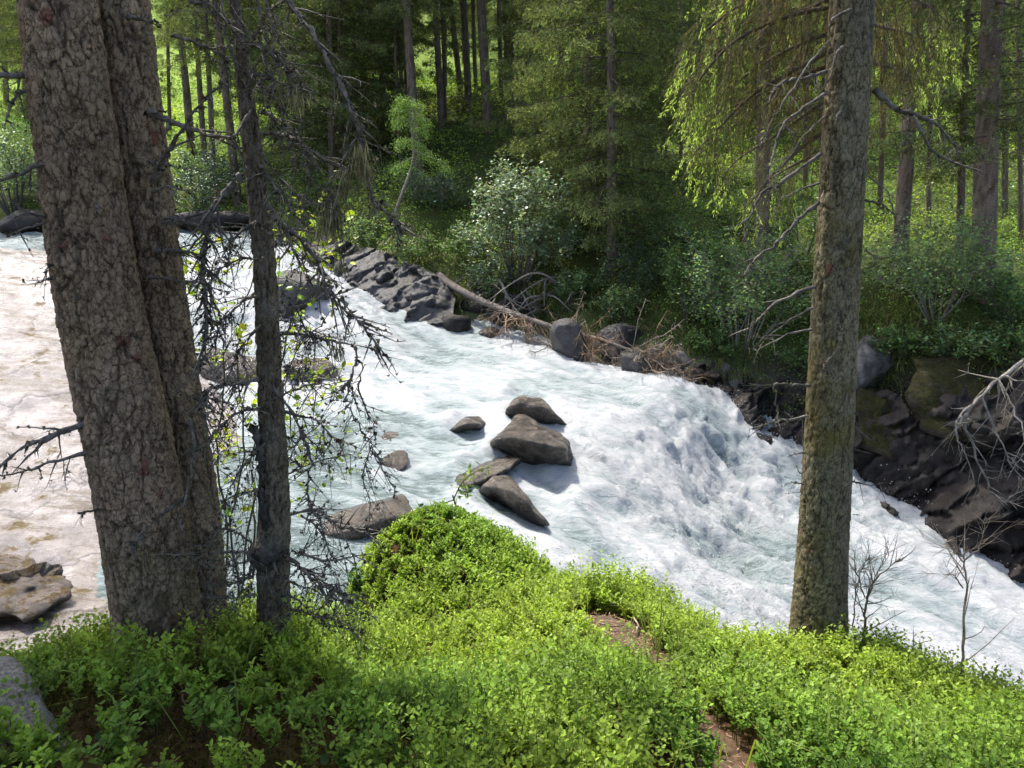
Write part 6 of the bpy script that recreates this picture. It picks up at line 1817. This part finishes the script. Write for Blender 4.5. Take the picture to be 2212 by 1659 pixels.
def leaning_twig():
    rng = np.random.default_rng(810)
    P_ = [W(985, 1150, 5.9), W(984, 1090, 5.9), W(978, 1070, 5.9)]
    base = np.array([P_[0][0], P_[0][1], float(ground_z(P_[0][0], P_[0][1])[0])])
    e = empty('broken_sapling', base)
    tag(e, 'snapped sapling stem with two leafy side shoots above the mound', 'sapling')
    ms, ml = MB(), MB()
    ms.tube(np.vstack([base[None], np.array(P_)]), [0.012, 0.011, 0.009, 0.006], 6, np.array([0.075, 0.05, 0.045]))
    for s in ([(980, 1078), (1000, 1040), (1030, 1018), (1062, 1010)], [(980, 1080), (950, 1090), (920, 1100), (900, 1110)], [(1000, 1040), (1008, 1060), (1010, 1075)]):
        q = smooth_path(px_path(s, 5.9, 5.8), 5)
        ms.tube(q, np.linspace(0.006, 0.002, len(q)), 4, np.array([0.09, 0.07, 0.05]))
        m = 46
        i = rng.integers(3, len(q), m)
        leaf_cloud(ml, q[i] + rng.normal(size=(m, 3)) * 0.028, rng, 0.042, (0.14, 0.22, 0.05))
    local(ms, base).build('stem', M_dead, e, smooth=True)
    tag(local(ml, base).build('leaves', M_green, e), kind='stuff')
leaning_twig()

# round leaved wintergreen and fallen twigs on the moss
def wintergreen(label, spots, seed):
    rng = np.random.default_rng(seed)
    b = W(*spots[0])
    base = np.array([b[0], b[1], float(ground_z(b[0], b[1])[0])])
    e = empty('wintergreen_plant', base)
    tag(e, label, 'plant', 'round leaved plants on the moss')
    th = np.arange(10) * 2 * math.pi / 10
    for s in spots:
        p = W(*s)
        z = float(ground_z(p[0], p[1])[0]) + rng.uniform(0.03, 0.06)
        r = rng.uniform(0.012, 0.019)
        n = unit(np.array([rng.normal() * 0.35, -0.35 + rng.normal() * 0.3, 1.0]))
        a = unit(np.cross(n, [0, 1, 0])); c = np.cross(n, a)
        ring = np.array([p[0], p[1], z]) + r * (np.cos(th)[:, None] * a + 1.12 * np.sin(th)[:, None] * c) + n * 0.003
        mb = MB()
        v = np.vstack([[[p[0], p[1], z]], ring])
        t = np.array([(0, 1 + k, 1 + (k + 1) % 10) for k in range(10)])
        mb.add(v, t, None, np.array([0.07, 0.135, 0.05]) * rng.uniform(0.8, 1.25))
        local(mb, base).build('leaf', M_bil, e, smooth=True)
    mb = MB()
    for s in spots:
        p = W(*s)
        z = float(ground_z(p[0], p[1])[0])
        mb.tube(np.array([[base[0], base[1], base[2]], [(base[0] + p[0]) / 2, (base[1] + p[1]) / 2, (z + base[2]) / 2 + 0.03], [p[0], p[1], z + 0.04]]), 0.001, 3, np.array([0.08, 0.08, 0.03]))
    local(mb, base).build('stalks', M_twig, e)
wintergreen('round leaved plant in the middle of the moss, right of the crossed twigs', [(495, 1475, 2.3), (498, 1490, 2.28), (508, 1500, 2.26), (520, 1480, 2.3), (576, 1498, 2.26)], 821)
wintergreen('round leaved plant with bluish leaves near the lower edge', [(215, 1590, 1.97), (225, 1612, 1.93), (240, 1618, 1.92), (265, 1605, 1.95), (240, 1580, 1.98), (300, 1633, 1.9)], 822)
wintergreen('round leaved plant at the lower left corner', [(108, 1640, 1.86), (22, 1588, 1.96), (120, 1648, 1.84)], 823)
wintergreen('single large round leaf beside the shaded bilberry', [(700, 1608, 1.95), (488, 1610, 1.94)], 824)
def stick(label, pts_, Y, r, seed, tint=(1.6, 1.4, 1.2)):
    rng = np.random.default_rng(seed)
    P_ = []
    for x, y in pts_:
        p = W(x, y, Y)
        # slide along the sight line onto the ground
        for _ in range(6):
            g = float(ground_z(p[0], p[1])[0]) + r + 0.02
            p = p * (g / p[2])
        P_.append(p)
    base = np.array(P_[0])
    mb = MB()
    dead_limb(mb, np.array(P_), r, rng, 3, 0.05, 0.9, 0.4, None, 0, r * 0.5, 0)
    mb.c = [c * np.array(tint) for c in mb.c]
    o = local(mb, base).build('fallen_twig', M_dead, smooth=True)
    o.location = base
    tag(o, label, 'twig', 'dead twigs on the forest floor')
stick('pale straight twig lying across the moss', [(415, 1535), (440, 1512), (475, 1500)], 2.2, .004, 831)
stick('bent brown twig crossing the pale one on the moss', [(390, 1475), (395, 1510), (415, 1540)], 2.2, .004, 832, (1.0, .85, .7))
stick('short upright looking twig right of the crossed ones', [(448, 1505), (450, 1530), (449, 1555)], 2.15, .003, 833)
stick('pale broken twig among the leaves at the lower edge', [(985, 1640), (1010, 1620), (1030, 1600)], 2.0, .005, 834)
stick('grey root like stick at the head of the path', [(1370, 1335), (1378, 1350), (1374, 1368)], 3.9, .008, 835, (1.2, 1.1, 1.0))
stick('weathered stick lying across the path head', [(1290, 1345), (1320, 1352), (1350, 1350)], 3.9, .006, 836, (1.2, 1.0, .9))

def needle_litter():
    rng = np.random.default_rng(840)
    n = 9000
    X = rng.uniform(-2.2, 2.0, n); Y = rng.uniform(1.5, 4.4, n)
    on = (path_dist(X, Y) < 0.10) | (bare_moss(X, Y) > 0.35)
    X, Y = X[on], Y[on]
    Z = ground_z(X, Y) + 0.004
    m = len(X)
    th = rng.uniform(0, 6.28, m)
    d = np.stack([np.cos(th), np.sin(th), rng.normal(0, .15, m)], 1)
    mb = MB()
    xa, ya, za = frames(d, np.tile([0, 0, 1.0], (m, 1)))
    onp = path_dist(X, Y) < 0.10
    sc = np.stack([np.full(m, .004), rng.uniform(.012, .05, m), np.full(m, .004)], 1)
    col = np.where(onp[:, None], np.array([0.30, 0.19, 0.12]), np.array([0.13, 0.085, 0.04])) * rng.uniform(0.4, 1.5, (m, 1))
    mb.scatter(NEEDLE, NET, None, np.stack([X, Y, Z], 1), xa, ya, za, sc, col)
    tag(mb.build('needle_litter', M_twig), 'reddish spruce needles and bark bits on the path and moss', 'litter', kind='stuff')
    # moss cushions: small upright feathery fronds
    n = 60000
    X = rng.uniform(-2.3, 1.3, n); Y = rng.uniform(1.45, 3.1, n)
    on = (near_bank(X, Y) > 0.1) & (path_dist(X, Y) > 0.05) & (rng.random(n) < 0.25 + 0.75 * bare_moss(X, Y)) & (fbm(P3(X * 3, Y * 3), 3, 842) > -0.25)
    X, Y = X[on], Y[on]
    m = len(X)
    Z = ground_z(X, Y) + rng.uniform(-0.004, 0.02, m)
    d = unit(rng.normal(size=(m, 3)) + np.array([0, 0, 0.8]))
    xa, ya, za = frames(d, rand_dirs(m, rng))
    sc = np.stack([np.full(m, .006), rng.uniform(.012, .032, m), np.full(m, .006)], 1)
    t = fbm(P3(X * 2, Y * 2), 2, 843)[:, None]
    col = (np.array([0.10, 0.082, 0.020]) + t * np.array([0.03, 0.0, 0.004])) * rng.uniform(0.4, 1.5, (m, 1))
    mb = MB()
    mb.scatter(NEEDLE, NET, None, np.stack([X, Y, Z], 1), xa, ya, za, sc, np.maximum(col, 0.005))
    tag(mb.build('moss_cushion', M_lich), 'olive brown moss covering the shaded ground at our feet', 'moss', kind='stuff')
    # grass blades by the path
    mb = MB()
    n = 2600
    X = rng.uniform(-1.2, 2.6, n); Y = rng.uniform(2.0, 5.6, n)
    pdv = path_dist(X, Y)
    on = (pdv > 0.02) & (near_bank(X, Y) > -0.1) & ((pdv < 0.25) | (rng.random(n) < 0.35)) & (fbm(P3(X * 3, Y * 3), 2, 845) > -0.05)
    p = np.stack([X[on], Y[on], ground_z(X[on], Y[on])], 1)
    n = len(p)
    out = unit(np.stack([rng.normal(size=n), rng.normal(size=n), np.zeros(n)], 1))
    L = rng.uniform(0.15, 0.38, n)[:, None]
    w = np.cross(out, [0, 0, 1.0]) * 0.003
    b = p + out * L * 0.25 + np.array([0, 0, 1]) * L * 0.6
    c = p + out * L * 0.7 + np.array([0, 0, 1]) * L * 0.7
    v = np.stack([p - w, p + w, b + w, b - w, c], 1).reshape(-1, 3)
    o = (np.arange(n) * 5)[:, None]
    mb.add(v, o + np.array([[3, 2, 4]]), o + np.array([[0, 1, 2, 3]]), np.repeat(np.array([0.17, 0.23, 0.045]) * rng.uniform(0.7, 1.3, (n, 1)), 5, 0))
    tag(mb.build('path_grass', M_bil), 'arching grass blades beside the needle path', 'grass', kind='stuff')
needle_litter()
